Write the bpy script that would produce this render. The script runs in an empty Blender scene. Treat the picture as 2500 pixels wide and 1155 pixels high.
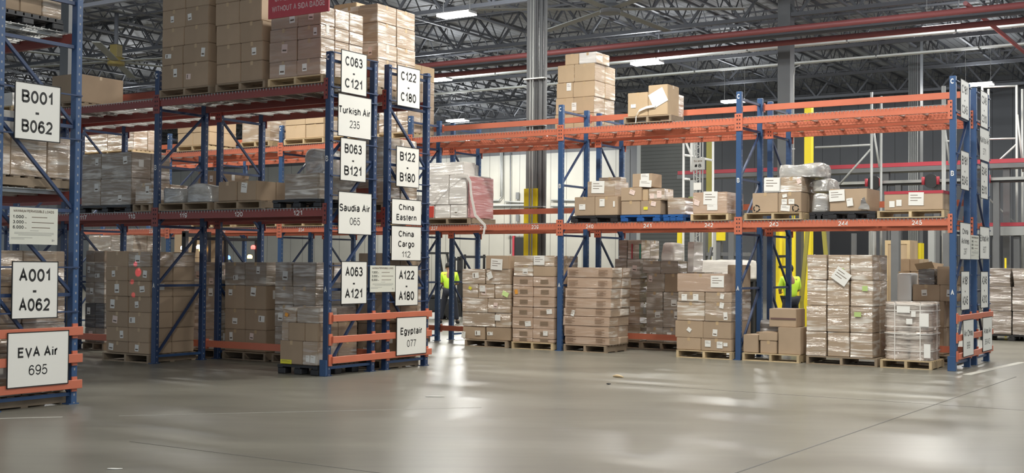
import bpy, bmesh, math, random
from mathutils import Vector, Matrix, noise

# ------------------------------------------------------------------ camera
scene = bpy.context.scene
COL = scene.collection
RND = random.Random(11)
EYE = Vector((0, 0, 1.65))
FPX = 2975.098
CR = Vector((0.8431022195, 0.5376911992, 0.0081744599))
CU = Vector((0.0058275339, -0.0243357283, 0.9996868571))
CW = Vector((-0.5377217564, 0.8427905711, 0.0236509202))
cam_data = bpy.data.cameras.new('camera')
cam_data.sensor_width = 36.0
cam_data.lens = FPX / 2500 * 36.0
cam_data.clip_end = 300
cam = bpy.data.objects.new('camera', cam_data)
COL.objects.link(cam)
rot = Matrix((CR, CU, -CW)).transposed().to_4x4()
cam.matrix_world = Matrix.Translation(EYE) @ rot
scene.camera = cam

# ------------------------------------------------------------------ light and exposure
vs = scene.view_settings
vs.view_transform = 'Standard'
vs.look = 'None'
vs.gamma = 1.0
vs.use_curve_mapping = False
vs.exposure = 0.0
world = bpy.data.worlds.new('hall_air')
scene.world = world
world.use_nodes = True
world.node_tree.nodes['Background'].inputs[0].default_value = (0.75, 0.87, 1.0, 1)
world.node_tree.nodes['Background'].inputs[1].default_value = 0.7
LAMP_W = 390
SIDE_W = 95
LAMP_COL = (1.0, 0.955, 0.85)
# the seen lamps first, then unseen ones added for their light: (x, y, z, power factor)
LAMPS = [(-19.5, 27.6, 8.6, 1.0), (-8.4, 36.2, 8.6, 1.0), (-33.8, 48.0, 8.6, 1.0), (-19.6, 48.0, 8.6, 1.0), (-9.85, 48.0, 8.6, 1.0),
         (-31.0, 20.5, 8.8, 0.8), (-55.0, 40.0, 8.6, 1.2), (-27.0, 37.0, 8.6, 1.2), (-18.5, 37.5, 8.6, 1.0), (-7.0, 27.6, 8.6, 0.9),
         (-9.5, 17.4, 8.6, 1.15), (-18.5, 18.0, 8.6, 1.0), (-28.5, 18.0, 8.6, 1.0), (0.5, 17.4, 8.6, 0.3), (-3.5, 15.4, 8.6, 1.1),
         (-4.5, 4.5, 8.6, 0.8), (5.0, 8.0, 8.6, 0.5), (2.0, -2.5, 8.6, 1.0), (-44.0, 37.0, 8.6, 1.2), (0.8, 27.6, 8.6, 0.8), (-0.8, 36.2, 8.6, 1.2), (0.5, 47.0, 8.6, 1.2), (8.0, 40.0, 8.6, 1.2), (-10.5, 23.6, 8.8, 0.7), (-24.0, 22.0, 8.8, 0.9), (-39.0, 56.0, 8.6, 1.2), (-34.0, 56.0, 8.6, 1.2), (-46.0, 56.0, 8.6, 1.2)]

# ------------------------------------------------------------------ sight-line helpers: a pixel of the photograph meets a plane of the hall
def ray(px, py):
    return CW * FPX + CR * (px - 1250) - CU * (py - 577.5)
def on_y(px, py, Y):
    d = ray(px, py); return EYE + d * (Y / d.y)
def on_x(px, py, X):
    d = ray(px, py); return EYE + d * (X / d.x)
def on_z(px, py, Z=0.0):
    d = ray(px, py); return EYE + d * ((Z - EYE.z) / d.z)

# ------------------------------------------------------------------ materials
MATS = {}
def _base(name):
    m = bpy.data.materials.new(name); m.use_nodes = True
    nt = m.node_tree
    return m, nt, nt.nodes, nt.links, nt.nodes['Principled BSDF']
def mat(name, col, rough=0.5, metal=0.0, var=0.0, scale=8.0, bump=0.0, emit=0.0, spec=0.5, trans=0.0, rand=0.0):
    if name in MATS: return MATS[name]
    m, nt, N, L, P = _base(name)
    P.inputs['Base Color'].default_value = (*col, 1)
    P.inputs['Roughness'].default_value = rough
    P.inputs['Metallic'].default_value = metal
    P.inputs['Specular IOR Level'].default_value = spec
    if emit:
        P.inputs['Emission Color'].default_value = (*col, 1)
        P.inputs['Emission Strength'].default_value = emit
    if var or bump:
        tc = N.new('ShaderNodeTexCoord'); nz = N.new('ShaderNodeTexNoise')
        nz.inputs['Scale'].default_value = scale; nz.inputs['Detail'].default_value = 5
        L.new(tc.outputs['Object'], nz.inputs['Vector'])
        if var:
            hv = N.new('ShaderNodeHueSaturation'); hv.inputs['Color'].default_value = (*col, 1)
            mr = N.new('ShaderNodeMapRange'); mr.inputs[1].default_value = 0.3; mr.inputs[2].default_value = 0.7
            mr.inputs[3].default_value = 1 - var; mr.inputs[4].default_value = 1 + var
            L.new(nz.outputs['Fac'], mr.inputs[0]); L.new(mr.outputs[0], hv.inputs['Value'])
            if rand:
                oi = N.new('ShaderNodeObjectInfo'); m2 = N.new('ShaderNodeMapRange')
                m2.inputs[3].default_value = 1 - rand; m2.inputs[4].default_value = 1 + rand
                mm = N.new('ShaderNodeMath'); mm.operation = 'MULTIPLY'
                L.new(oi.outputs['Random'], m2.inputs[0]); L.new(m2.outputs[0], mm.inputs[0]); L.new(mr.outputs[0], mm.inputs[1])
                L.new(mm.outputs[0], hv.inputs['Value'])
            L.new(hv.outputs[0], P.inputs['Base Color'])
        if bump:
            b = N.new('ShaderNodeBump'); b.inputs['Strength'].default_value = bump; b.inputs['Distance'].default_value = 0.02
            L.new(nz.outputs['Fac'], b.inputs['Height']); L.new(b.outputs[0], P.inputs['Normal'])
    MATS[name] = m
    return m

def film_mat(name, col, film=0.6, rand=0.09, haze=(0.86, 0.83, 0.77), hz=0.85, sc=(1.6, 1.6, 15.0)):
    """cardboard (or anything else) tightly wound in clear stretch film: a glossy, horizontally creased coat over the base"""
    if name in MATS: return MATS[name]
    m, nt, N, L, P = _base(name)
    tc = N.new('ShaderNodeTexCoord'); oi = N.new('ShaderNodeObjectInfo')
    ad = N.new('ShaderNodeVectorMath'); ad.operation = 'ADD'
    ml = N.new('ShaderNodeVectorMath'); ml.operation = 'SCALE'; ml.inputs['Scale'].default_value = 60.0
    cb = N.new('ShaderNodeCombineXYZ')
    for i in range(3): L.new(oi.outputs['Random'], cb.inputs[i])
    L.new(cb.outputs[0], ml.inputs[0]); L.new(tc.outputs['Object'], ad.inputs[0]); L.new(ml.outputs[0], ad.inputs[1])
    mp = N.new('ShaderNodeMapping'); mp.inputs['Scale'].default_value = sc; mp.inputs['Rotation'].default_value = (0.12, -0.16, 0)
    L.new(ad.outputs[0], mp.inputs['Vector'])
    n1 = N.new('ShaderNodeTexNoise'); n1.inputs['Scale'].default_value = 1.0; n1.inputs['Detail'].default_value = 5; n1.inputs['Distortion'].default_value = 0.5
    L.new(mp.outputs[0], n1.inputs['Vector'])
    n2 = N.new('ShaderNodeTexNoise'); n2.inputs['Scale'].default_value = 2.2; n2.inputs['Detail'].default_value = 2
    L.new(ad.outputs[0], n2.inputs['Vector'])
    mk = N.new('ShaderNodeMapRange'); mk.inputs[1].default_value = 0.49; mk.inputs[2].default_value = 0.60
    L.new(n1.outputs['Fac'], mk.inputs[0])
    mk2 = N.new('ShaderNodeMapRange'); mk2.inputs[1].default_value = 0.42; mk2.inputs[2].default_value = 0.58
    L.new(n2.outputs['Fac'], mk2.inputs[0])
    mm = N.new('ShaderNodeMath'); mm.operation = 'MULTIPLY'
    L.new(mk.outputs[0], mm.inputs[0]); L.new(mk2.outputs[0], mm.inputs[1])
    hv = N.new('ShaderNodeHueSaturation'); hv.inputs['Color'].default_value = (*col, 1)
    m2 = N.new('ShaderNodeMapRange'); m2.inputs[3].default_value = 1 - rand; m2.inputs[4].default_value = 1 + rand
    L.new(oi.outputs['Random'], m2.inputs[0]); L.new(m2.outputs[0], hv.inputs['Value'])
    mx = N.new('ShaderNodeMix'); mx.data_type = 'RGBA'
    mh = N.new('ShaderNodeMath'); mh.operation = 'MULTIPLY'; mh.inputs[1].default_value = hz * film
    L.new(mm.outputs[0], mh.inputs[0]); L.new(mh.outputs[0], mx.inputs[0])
    L.new(hv.outputs[0], mx.inputs[6]); mx.inputs[7].default_value = (*haze, 1)  # milky film folds, whitened further to stand in for glare
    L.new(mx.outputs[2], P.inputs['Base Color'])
    P.inputs['Roughness'].default_value = 0.65
    mp3 = N.new('ShaderNodeMapping'); mp3.inputs['Scale'].default_value = (sc[0] * .7, sc[1] * .7, sc[2] * .36); mp3.inputs['Rotation'].default_value = (0.10, -0.20, 0)
    L.new(ad.outputs[0], mp3.inputs['Vector'])
    n3 = N.new('ShaderNodeTexNoise'); n3.inputs['Scale'].default_value = 1.0; n3.inputs['Detail'].default_value = 1.0
    L.new(mp3.outputs[0], n3.inputs['Vector'])
    b3 = N.new('ShaderNodeBump'); b3.inputs['Strength'].default_value = 1.0; b3.inputs['Distance'].default_value = 0.20
    L.new(n3.outputs['Fac'], b3.inputs['Height'])
    b = N.new('ShaderNodeBump'); b.inputs['Strength'].default_value = 1.0; b.inputs['Distance'].default_value = 0.06
    L.new(n1.outputs['Fac'], b.inputs['Height']); L.new(b3.outputs[0], b.inputs['Normal'])
    P.inputs['Coat Weight'].default_value = film
    P.inputs['Coat Roughness'].default_value = 0.2
    P.inputs['Coat IOR'].default_value = 2.4
    L.new(b.outputs[0], P.inputs['Coat Normal'])
    MATS[name] = m
    return m

KRAFT = (0.39, 0.287, 0.195)
M = dict(
    kraft=mat('kraft_board', KRAFT, 0.8, var=0.06, scale=3, bump=0.03, rand=0.10),
    pale=mat('pale_kraft_board', (0.50, 0.37, 0.235), 0.8, var=0.05, scale=3, bump=0.03, rand=0.08),
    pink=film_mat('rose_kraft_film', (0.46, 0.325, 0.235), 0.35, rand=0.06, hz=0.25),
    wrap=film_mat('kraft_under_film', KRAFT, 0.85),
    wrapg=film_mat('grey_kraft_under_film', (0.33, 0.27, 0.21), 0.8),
    wrapb=film_mat('deep_brown_under_film', (0.21, 0.165, 0.13), 0.8, hz=0.45, haze=(0.6, 0.57, 0.52)),  # darker brown base with duller film streaks
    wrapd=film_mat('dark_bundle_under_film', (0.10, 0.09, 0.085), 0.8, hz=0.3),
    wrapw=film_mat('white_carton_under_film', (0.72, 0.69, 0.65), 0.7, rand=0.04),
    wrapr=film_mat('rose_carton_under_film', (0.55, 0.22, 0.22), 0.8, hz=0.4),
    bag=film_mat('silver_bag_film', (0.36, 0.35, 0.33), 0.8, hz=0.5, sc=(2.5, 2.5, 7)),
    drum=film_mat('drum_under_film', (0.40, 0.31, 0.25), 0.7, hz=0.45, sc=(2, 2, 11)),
    red=mat('red_board', (0.55, 0.06, 0.04), 0.5),
    tape=mat('packing_tape', (0.50, 0.36, 0.21), 0.3, spec=0.6),
    paper=mat('white_paper', (0.80, 0.79, 0.75), 0.6),
    paperp=mat('pink_paper', (0.78, 0.62, 0.56), 0.6),
    papery=mat('yellow_paper', (0.75, 0.70, 0.05), 0.6),
    paperg=mat('lime_paper', (0.65, 0.85, 0.35), 0.6),
    papero=mat('orange_paper', (0.80, 0.35, 0.05), 0.6),
    ink=mat('grey_ink', (0.16, 0.12, 0.09), 0.7),
    black=mat('black_ink', (0.012, 0.012, 0.012), 0.6),
    pine=mat('pallet_pine', (0.52, 0.40, 0.24), 0.75, var=0.12, scale=6, bump=0.05, rand=0.22),
    greywood=mat('weathered_pallet_wood', (0.30, 0.23, 0.16), 0.85, var=0.12, scale=6, bump=0.05, rand=0.15),
    blueplastic=mat('blue_plastic', (0.015, 0.09, 0.30), 0.4),
    blackplastic=mat('black_plastic', (0.02, 0.02, 0.022), 0.45),
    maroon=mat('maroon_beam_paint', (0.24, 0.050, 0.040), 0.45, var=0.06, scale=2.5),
    navy=mat('shaded_blue_post', (0.020, 0.048, 0.125), 0.42, var=0.06, scale=2.5),  # the post blue darkened, shade of the middle rack put into the colour
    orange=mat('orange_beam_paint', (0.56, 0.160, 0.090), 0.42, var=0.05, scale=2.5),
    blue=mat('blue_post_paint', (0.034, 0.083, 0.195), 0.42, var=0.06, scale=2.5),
    darkblue=mat('dark_brace_paint', (0.022, 0.045, 0.115), 0.45),
    steel=mat('galvanized_steel', (0.48, 0.48, 0.46), 0.38, 0.75, var=0.1, scale=5),
    hole=mat('slot_shadow', (0.02, 0.02, 0.03), 0.8),
    sign=mat('white_sign_board', (0.80, 0.79, 0.74), 0.45),
    white=mat('white_paint', (0.80, 0.80, 0.78), 0.5),
    redsign=mat('red_banner', (0.42, 0.055, 0.07), 0.5),
    signtext=mat('pale_lettering', (0.62, 0.42, 0.42), 0.6),
    yellow=mat('safety_yellow', (0.85, 0.68, 0.02), 0.45),
    hivis=mat('lime_hi_vis', (0.62, 0.95, 0.06), 0.7),
    greysteel=mat('grey_column_paint', (0.145, 0.15, 0.155), 0.5, var=0.05, scale=3),
    palesteel=mat('pale_conduit', (0.40, 0.41, 0.40), 0.45, 0.2),
    fanblade=mat('grey_fan_blade', (0.24, 0.25, 0.24), 0.5),
    joist=mat('joist_paint', (0.105, 0.11, 0.122), 0.6),
    redpipe=mat('sprinkler_red', (0.25, 0.07, 0.068), 0.5),
    strip=mat('pale_strip', (0.62, 0.64, 0.60), 0.5),
    dark=mat('charcoal_metal', (0.02, 0.021, 0.023), 0.5),
    rubber=mat('rubber', (0.015, 0.015, 0.015), 0.8),
    beltred=mat('red_belt_guard', (0.42, 0.04, 0.06), 0.5),
    green=mat('green_strap', (0.02, 0.25, 0.17), 0.5),
    strap=mat('white_strap', (0.75, 0.72, 0.68), 0.4),
    skin=mat('skin', (0.30, 0.16, 0.10), 0.6), hair=mat('black_hair', (0.012, 0.010, 0.01), 0.7),
    trouser=mat('navy_trousers', (0.018, 0.022, 0.035), 0.8), shoe=mat('black_shoes', (0.01, 0.01, 0.01), 0.6),
    lampbody=mat('white_lamp_body', (0.7, 0.7, 0.7), 0.5),
    lens=mat('lit_lamp_lens', (1.0, 0.98, 0.92), 0.3, emit=30.0),
    glowblue=mat('blue_beacon_lens', (0.05, 0.15, 1.0), 0.3, emit=12.0),
    glowamber=mat('amber_beacon_lens', (1.0, 0.50, 0.12), 0.3, emit=14.0),
    glowwhite=mat('white_lamp_lens', (1.0, 0.95, 1.0), 0.3, emit=14.0),
    glowred=mat('red_lamp_lens', (1.0, 0.12, 0.10), 0.3, emit=3.0),
    wood=mat('raw_wood', (0.60, 0.45, 0.26), 0.7),
)

def clear_film(name):
    """loose clear film: mostly see-through, milky and glossy along its creases"""
    m, nt, N, L, P = _base(name)
    tc = N.new('ShaderNodeTexCoord'); mp = N.new('ShaderNodeMapping'); mp.inputs['Scale'].default_value = (2.0, 2.0, 13.0); mp.inputs['Rotation'].default_value = (0.1, -0.2, 0)
    L.new(tc.outputs['Object'], mp.inputs['Vector'])
    n1 = N.new('ShaderNodeTexNoise'); n1.inputs['Scale'].default_value = 1.0; n1.inputs['Detail'].default_value = 5; L.new(mp.outputs[0], n1.inputs['Vector'])
    mk = N.new('ShaderNodeMapRange'); mk.inputs[1].default_value = 0.42; mk.inputs[2].default_value = 0.66; mk.inputs[3].default_value = 0.20; mk.inputs[4].default_value = 0.75
    L.new(n1.outputs['Fac'], mk.inputs[0])
    b = N.new('ShaderNodeBump'); b.inputs['Distance'].default_value = 0.06; L.new(n1.outputs['Fac'], b.inputs['Height']); L.new(b.outputs[0], P.inputs['Normal'])
    P.inputs['Base Color'].default_value = (0.72, 0.66, 0.60, 1); P.inputs['Roughness'].default_value = 0.22; P.inputs['IOR'].default_value = 1.8
    tr = N.new('ShaderNodeBsdfTransparent'); mx = N.new('ShaderNodeMixShader')
    L.new(mk.outputs[0], mx.inputs[0]); L.new(tr.outputs[0], mx.inputs[1]); L.new(P.outputs[0], mx.inputs[2])
    L.new(mx.outputs[0], N['Material Output'].inputs['Surface'])
    return m
M['clearfilm'] = clear_film('loose_clear_film')
def slotted(name, col):
    """painted post with the row of dark punched slots down its end face"""
    m = mat(name, col, 0.42, var=0.06, scale=2.5); nt = m.node_tree; N, L = nt.nodes, nt.links; P = N['Principled BSDF']
    src = P.inputs['Base Color'].links[0].from_socket
    tc = N.new('ShaderNodeTexCoord'); sx = N.new('ShaderNodeSeparateXYZ'); L.new(tc.outputs['Object'], sx.inputs[0])
    ge = N.new('ShaderNodeNewGeometry'); sn = N.new('ShaderNodeSeparateXYZ'); L.new(ge.outputs['Normal'], sn.inputs[0])
    def ma(op, a, b=None):
        n = N.new('ShaderNodeMath'); n.operation = op
        for i, v in enumerate((a, b)):
            if v is None: continue
            if isinstance(v, (int, float)): n.inputs[i].default_value = v
            else: L.new(v, n.inputs[i])
        return n.outputs[0]
    zf = ma('LESS_THAN', ma('FRACT', ma('DIVIDE', sx.outputs[2], 0.098)), 0.27)
    y1 = ma('LESS_THAN', ma('ABSOLUTE', sx.outputs[1]), 0.009); y2 = ma('LESS_THAN', ma('ABSOLUTE', ma('SUBTRACT', sx.outputs[1], 1.016)), 0.009)
    k = ma('MULTIPLY', ma('MULTIPLY', zf, ma('MAXIMUM', y1, y2)), ma('GREATER_THAN', sn.outputs[0], 0.5))
    mx = N.new('ShaderNodeMix'); mx.data_type = 'RGBA'; L.new(k, mx.inputs[0]); L.new(src, mx.inputs[6]); mx.inputs[7].default_value = (0.25, 0.26, 0.28, 1)
    L.new(mx.outputs[2], P.inputs['Base Color'])
    return m
M['bluepost'] = slotted('blue_slotted_post', (0.034, 0.083, 0.195))
M['navypost'] = slotted('shaded_blue_slotted_post', (0.020, 0.048, 0.125))  # same blue posts with the rack's shade in their colour

def floor_mat():
    m, nt, N, L, P = _base('polished_concrete')
    tc = N.new('ShaderNodeTexCoord')
    n1 = N.new('ShaderNodeTexNoise'); n1.inputs['Scale'].default_value = 0.35; n1.inputs['Detail'].default_value = 6; n1.inputs['Roughness'].default_value = 0.6
    m0 = N.new('ShaderNodeMapping'); m0.inputs['Rotation'].default_value = (0, 0, -0.568)
    mp = N.new('ShaderNodeMapping'); mp.inputs['Scale'].default_value = (0.5, 2.4, 1.0)
    L.new(tc.outputs['Object'], m0.inputs['Vector']); L.new(m0.outputs[0], mp.inputs['Vector']); L.new(mp.outputs[0], n1.inputs['Vector'])
    n2 = N.new('ShaderNodeTexNoise'); n2.inputs['Scale'].default_value = 2.6; n2.inputs['Detail'].default_value = 3
    L.new(mp.outputs[0], n2.inputs['Vector'])
    cr = N.new('ShaderNodeValToRGB')
    cr.color_ramp.elements[0].position = 0.30; cr.color_ramp.elements[0].color = (0.165, 0.158, 0.134, 1)
    cr.color_ramp.elements[1].position = 0.72; cr.color_ramp.elements[1].color = (0.255, 0.246, 0.206, 1)
    mx = N.new('ShaderNodeMath'); mx.operation = 'MULTIPLY_ADD'; mx.inputs[1].default_value = 0.25
    L.new(n2.outputs['Fac'], mx.inputs[0])
    sub = N.new('ShaderNodeMath'); sub.operation = 'MULTIPLY_ADD'; sub.inputs[1].default_value = 0.75; sub.inputs[2].default_value = -0.02
    L.new(n1.outputs['Fac'], sub.inputs[0]); L.new(sub.outputs[0], mx.inputs[2])
    L.new(mx.outputs[0], cr.inputs[0]); L.new(cr.outputs[0], P.inputs['Base Color'])
    rr = N.new('ShaderNodeMapRange'); rr.inputs[3].default_value = 0.29; rr.inputs[4].default_value = 0.36
    L.new(n1.outputs['Fac'], rr.inputs[0]); L.new(rr.outputs[0], P.inputs['Roughness'])
    b = N.new('ShaderNodeBump'); b.inputs['Strength'].default_value = 0.02; b.inputs['Distance'].default_value = 0.01
    L.new(n2.outputs['Fac'], b.inputs['Height']); L.new(b.outputs[0], P.inputs['Normal'])
    P.inputs['Specular IOR Level'].default_value = 0.36
    return m
def panel_mat(name, col, pitch, groove, rough=0.5, axis=0):
    """sheet cladding with regular vertical seams"""
    m, nt, N, L, P = _base(name)
    tc = N.new('ShaderNodeTexCoord'); sx = N.new('ShaderNodeSeparateXYZ')
    L.new(tc.outputs['Object'], sx.inputs[0])
    d = N.new('ShaderNodeMath'); d.operation = 'DIVIDE'; d.inputs[1].default_value = pitch
    L.new(sx.outputs[axis], d.inputs[0])
    fr = N.new('ShaderNodeMath'); fr.operation = 'FRACT'; L.new(d.outputs[0], fr.inputs[0])
    lt = N.new('ShaderNodeMath'); lt.operation = 'LESS_THAN'; lt.inputs[1].default_value = groove
    L.new(fr.outputs[0], lt.inputs[0])
    mx = N.new('ShaderNodeMix'); mx.data_type = 'RGBA'
    L.new(lt.outputs[0], mx.inputs[0]); mx.inputs[6].default_value = (*col, 1); mx.inputs[7].default_value = (*[c * 0.45 for c in col], 1)
    nz = N.new('ShaderNodeTexNoise'); nz.inputs['Scale'].default_value = 0.6; L.new(tc.outputs['Object'], nz.inputs['Vector'])
    hv = N.new('ShaderNodeHueSaturation'); mr = N.new('ShaderNodeMapRange'); mr.inputs[3].default_value = 0.8; mr.inputs[4].default_value = 1.15
    L.new(nz.outputs['Fac'], mr.inputs[0]); L.new(mr.outputs[0], hv.inputs['Value'])
    L.new(mx.outputs[2], hv.inputs['Color']); L.new(hv.outputs[0], P.inputs['Base Color'])
    P.inputs['Roughness'].default_value = rough
    return m

# ------------------------------------------------------------------ mesh helpers
class MB:
    def __init__(s): s.bm = bmesh.new()
    def box(s, x0, x1, y0, y1, z0, z1):
        v = [s.bm.verts.new((x, y, z)) for x in (x0, x1) for y in (y0, y1) for z in (z0, z1)]
        for f in ((0, 1, 3, 2), (4, 6, 7, 5), (0, 4, 5, 1), (2, 3, 7, 6), (0, 2, 6, 4), (1, 5, 7, 3)):
            s.bm.faces.new([v[i] for i in f])
        return s
    def bar(s, p, q, w, h=None, up=(0, 0, 1)):
        p, q = Vector(p), Vector(q); h = h or w
        d = (q - p).normalized(); up = Vector(up)
        if abs(d.dot(up)) > 0.98: up = Vector((0, 1, 0))
        a = d.cross(up).normalized() * w / 2; b = a.cross(d).normalized() * h / 2
        v = [s.bm.verts.new(e + sa * a + sb * b) for e in (p, q) for sa, sb in ((-1, -1), (1, -1), (1, 1), (-1, 1))]
        for f in ((0, 1, 2, 3), (7, 6, 5, 4), (0, 4, 5, 1), (1, 5, 6, 2), (2, 6, 7, 3), (3, 7, 4, 0)):
            s.bm.faces.new([v[i] for i in f])
        return s
    def tube(s, pts, r, n=10, cap=True):
        pts = [Vector(p) for p in pts]; rings = []
        for i, p in enumerate(pts):
            d = (pts[min(i + 1, len(pts) - 1)] - pts[max(i - 1, 0)]).normalized()
            up = Vector((0, 0, 1)) if abs(d.z) < 0.9 else Vector((0, 1, 0))
            a = d.cross(up).normalized(); b = a.cross(d)
            rr = r[i] if isinstance(r, (list, tuple)) else r
            rings.append([s.bm.verts.new(p + (a * math.cos(t) + b * math.sin(t)) * rr) for t in (2 * math.pi * k / n for k in range(n))])
        for A, B in zip(rings, rings[1:]):
            for k in range(n): s.bm.faces.new((A[k], A[(k + 1) % n], B[(k + 1) % n], B[k])).smooth = True
        if cap:
            s.bm.faces.new(list(reversed(rings[0]))); s.bm.faces.new(rings[-1])
        return s
    def ribbon(s, pts, width, thick=0.004):
        """a thin strap with real thickness along pts; width is a vector"""
        w = Vector(width) / 2; n = Vector((0, -1, 0)) * thick
        pts = [Vector(p) for p in pts]
        rows = [[s.bm.verts.new(p + a) for a in (w, -w, -w - n, w - n)] for p in pts]
        for A, B in zip(rows, rows[1:]):
            for k in range(4): s.bm.faces.new((A[k], A[(k + 1) % 4], B[(k + 1) % 4], B[k]))
        s.bm.faces.new(rows[0]); s.bm.faces.new(list(reversed(rows[-1])))
        return s
    def build(s, name, m, parent=None, bevel=0.0, loc=None, rotz=0.0, seg=1):
        if bevel:
            bmesh.ops.bevel(s.bm, geom=list(s.bm.edges), offset=bevel, segments=seg, affect='EDGES', clamp_overlap=True)
        bmesh.ops.recalc_face_normals(s.bm, faces=s.bm.faces)
        me = bpy.data.meshes.new(name); s.bm.to_mesh(me); s.bm.free()
        return mesh_obj(name, me, m, parent, loc, rotz)
def mesh_obj(name, me, m, parent=None, loc=None, rotz=0.0):
    if m is not None:
        me.materials.clear(); me.materials.append(M[m] if isinstance(m, str) else m)
    o = bpy.data.objects.new(name, me); COL.objects.link(o)
    if parent is not None: o.parent = parent
    if loc is not None: o.location = loc
    if rotz: o.rotation_euler = (0, 0, rotz)
    return o
def tag(o, label, cat, group=None, kind=None):
    o['label'] = label; o['category'] = cat
    if group: o['group'] = group
    if kind: o['kind'] = kind
    else: o['kind'] = 'thing'
    return o
def thing(name, label, cat, loc=(0, 0, 0), rotz=0.0, group=None):
    o = bpy.data.objects.new(name, None); COL.objects.link(o)
    o.empty_display_size = 0.1
    o.location = loc; o.rotation_euler = (0, 0, rotz)
    return tag(o, label, cat, group)
def struct(o, label):
    o['kind'] = 'structure'; o['label'] = label; o['category'] = 'building'
    return o
def copy_tree(o, parent=None):
    c = o.copy(); COL.objects.link(c)
    if parent is not None: c.parent = parent
    for ch in list(o.children): copy_tree(ch, c)
    return c

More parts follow.
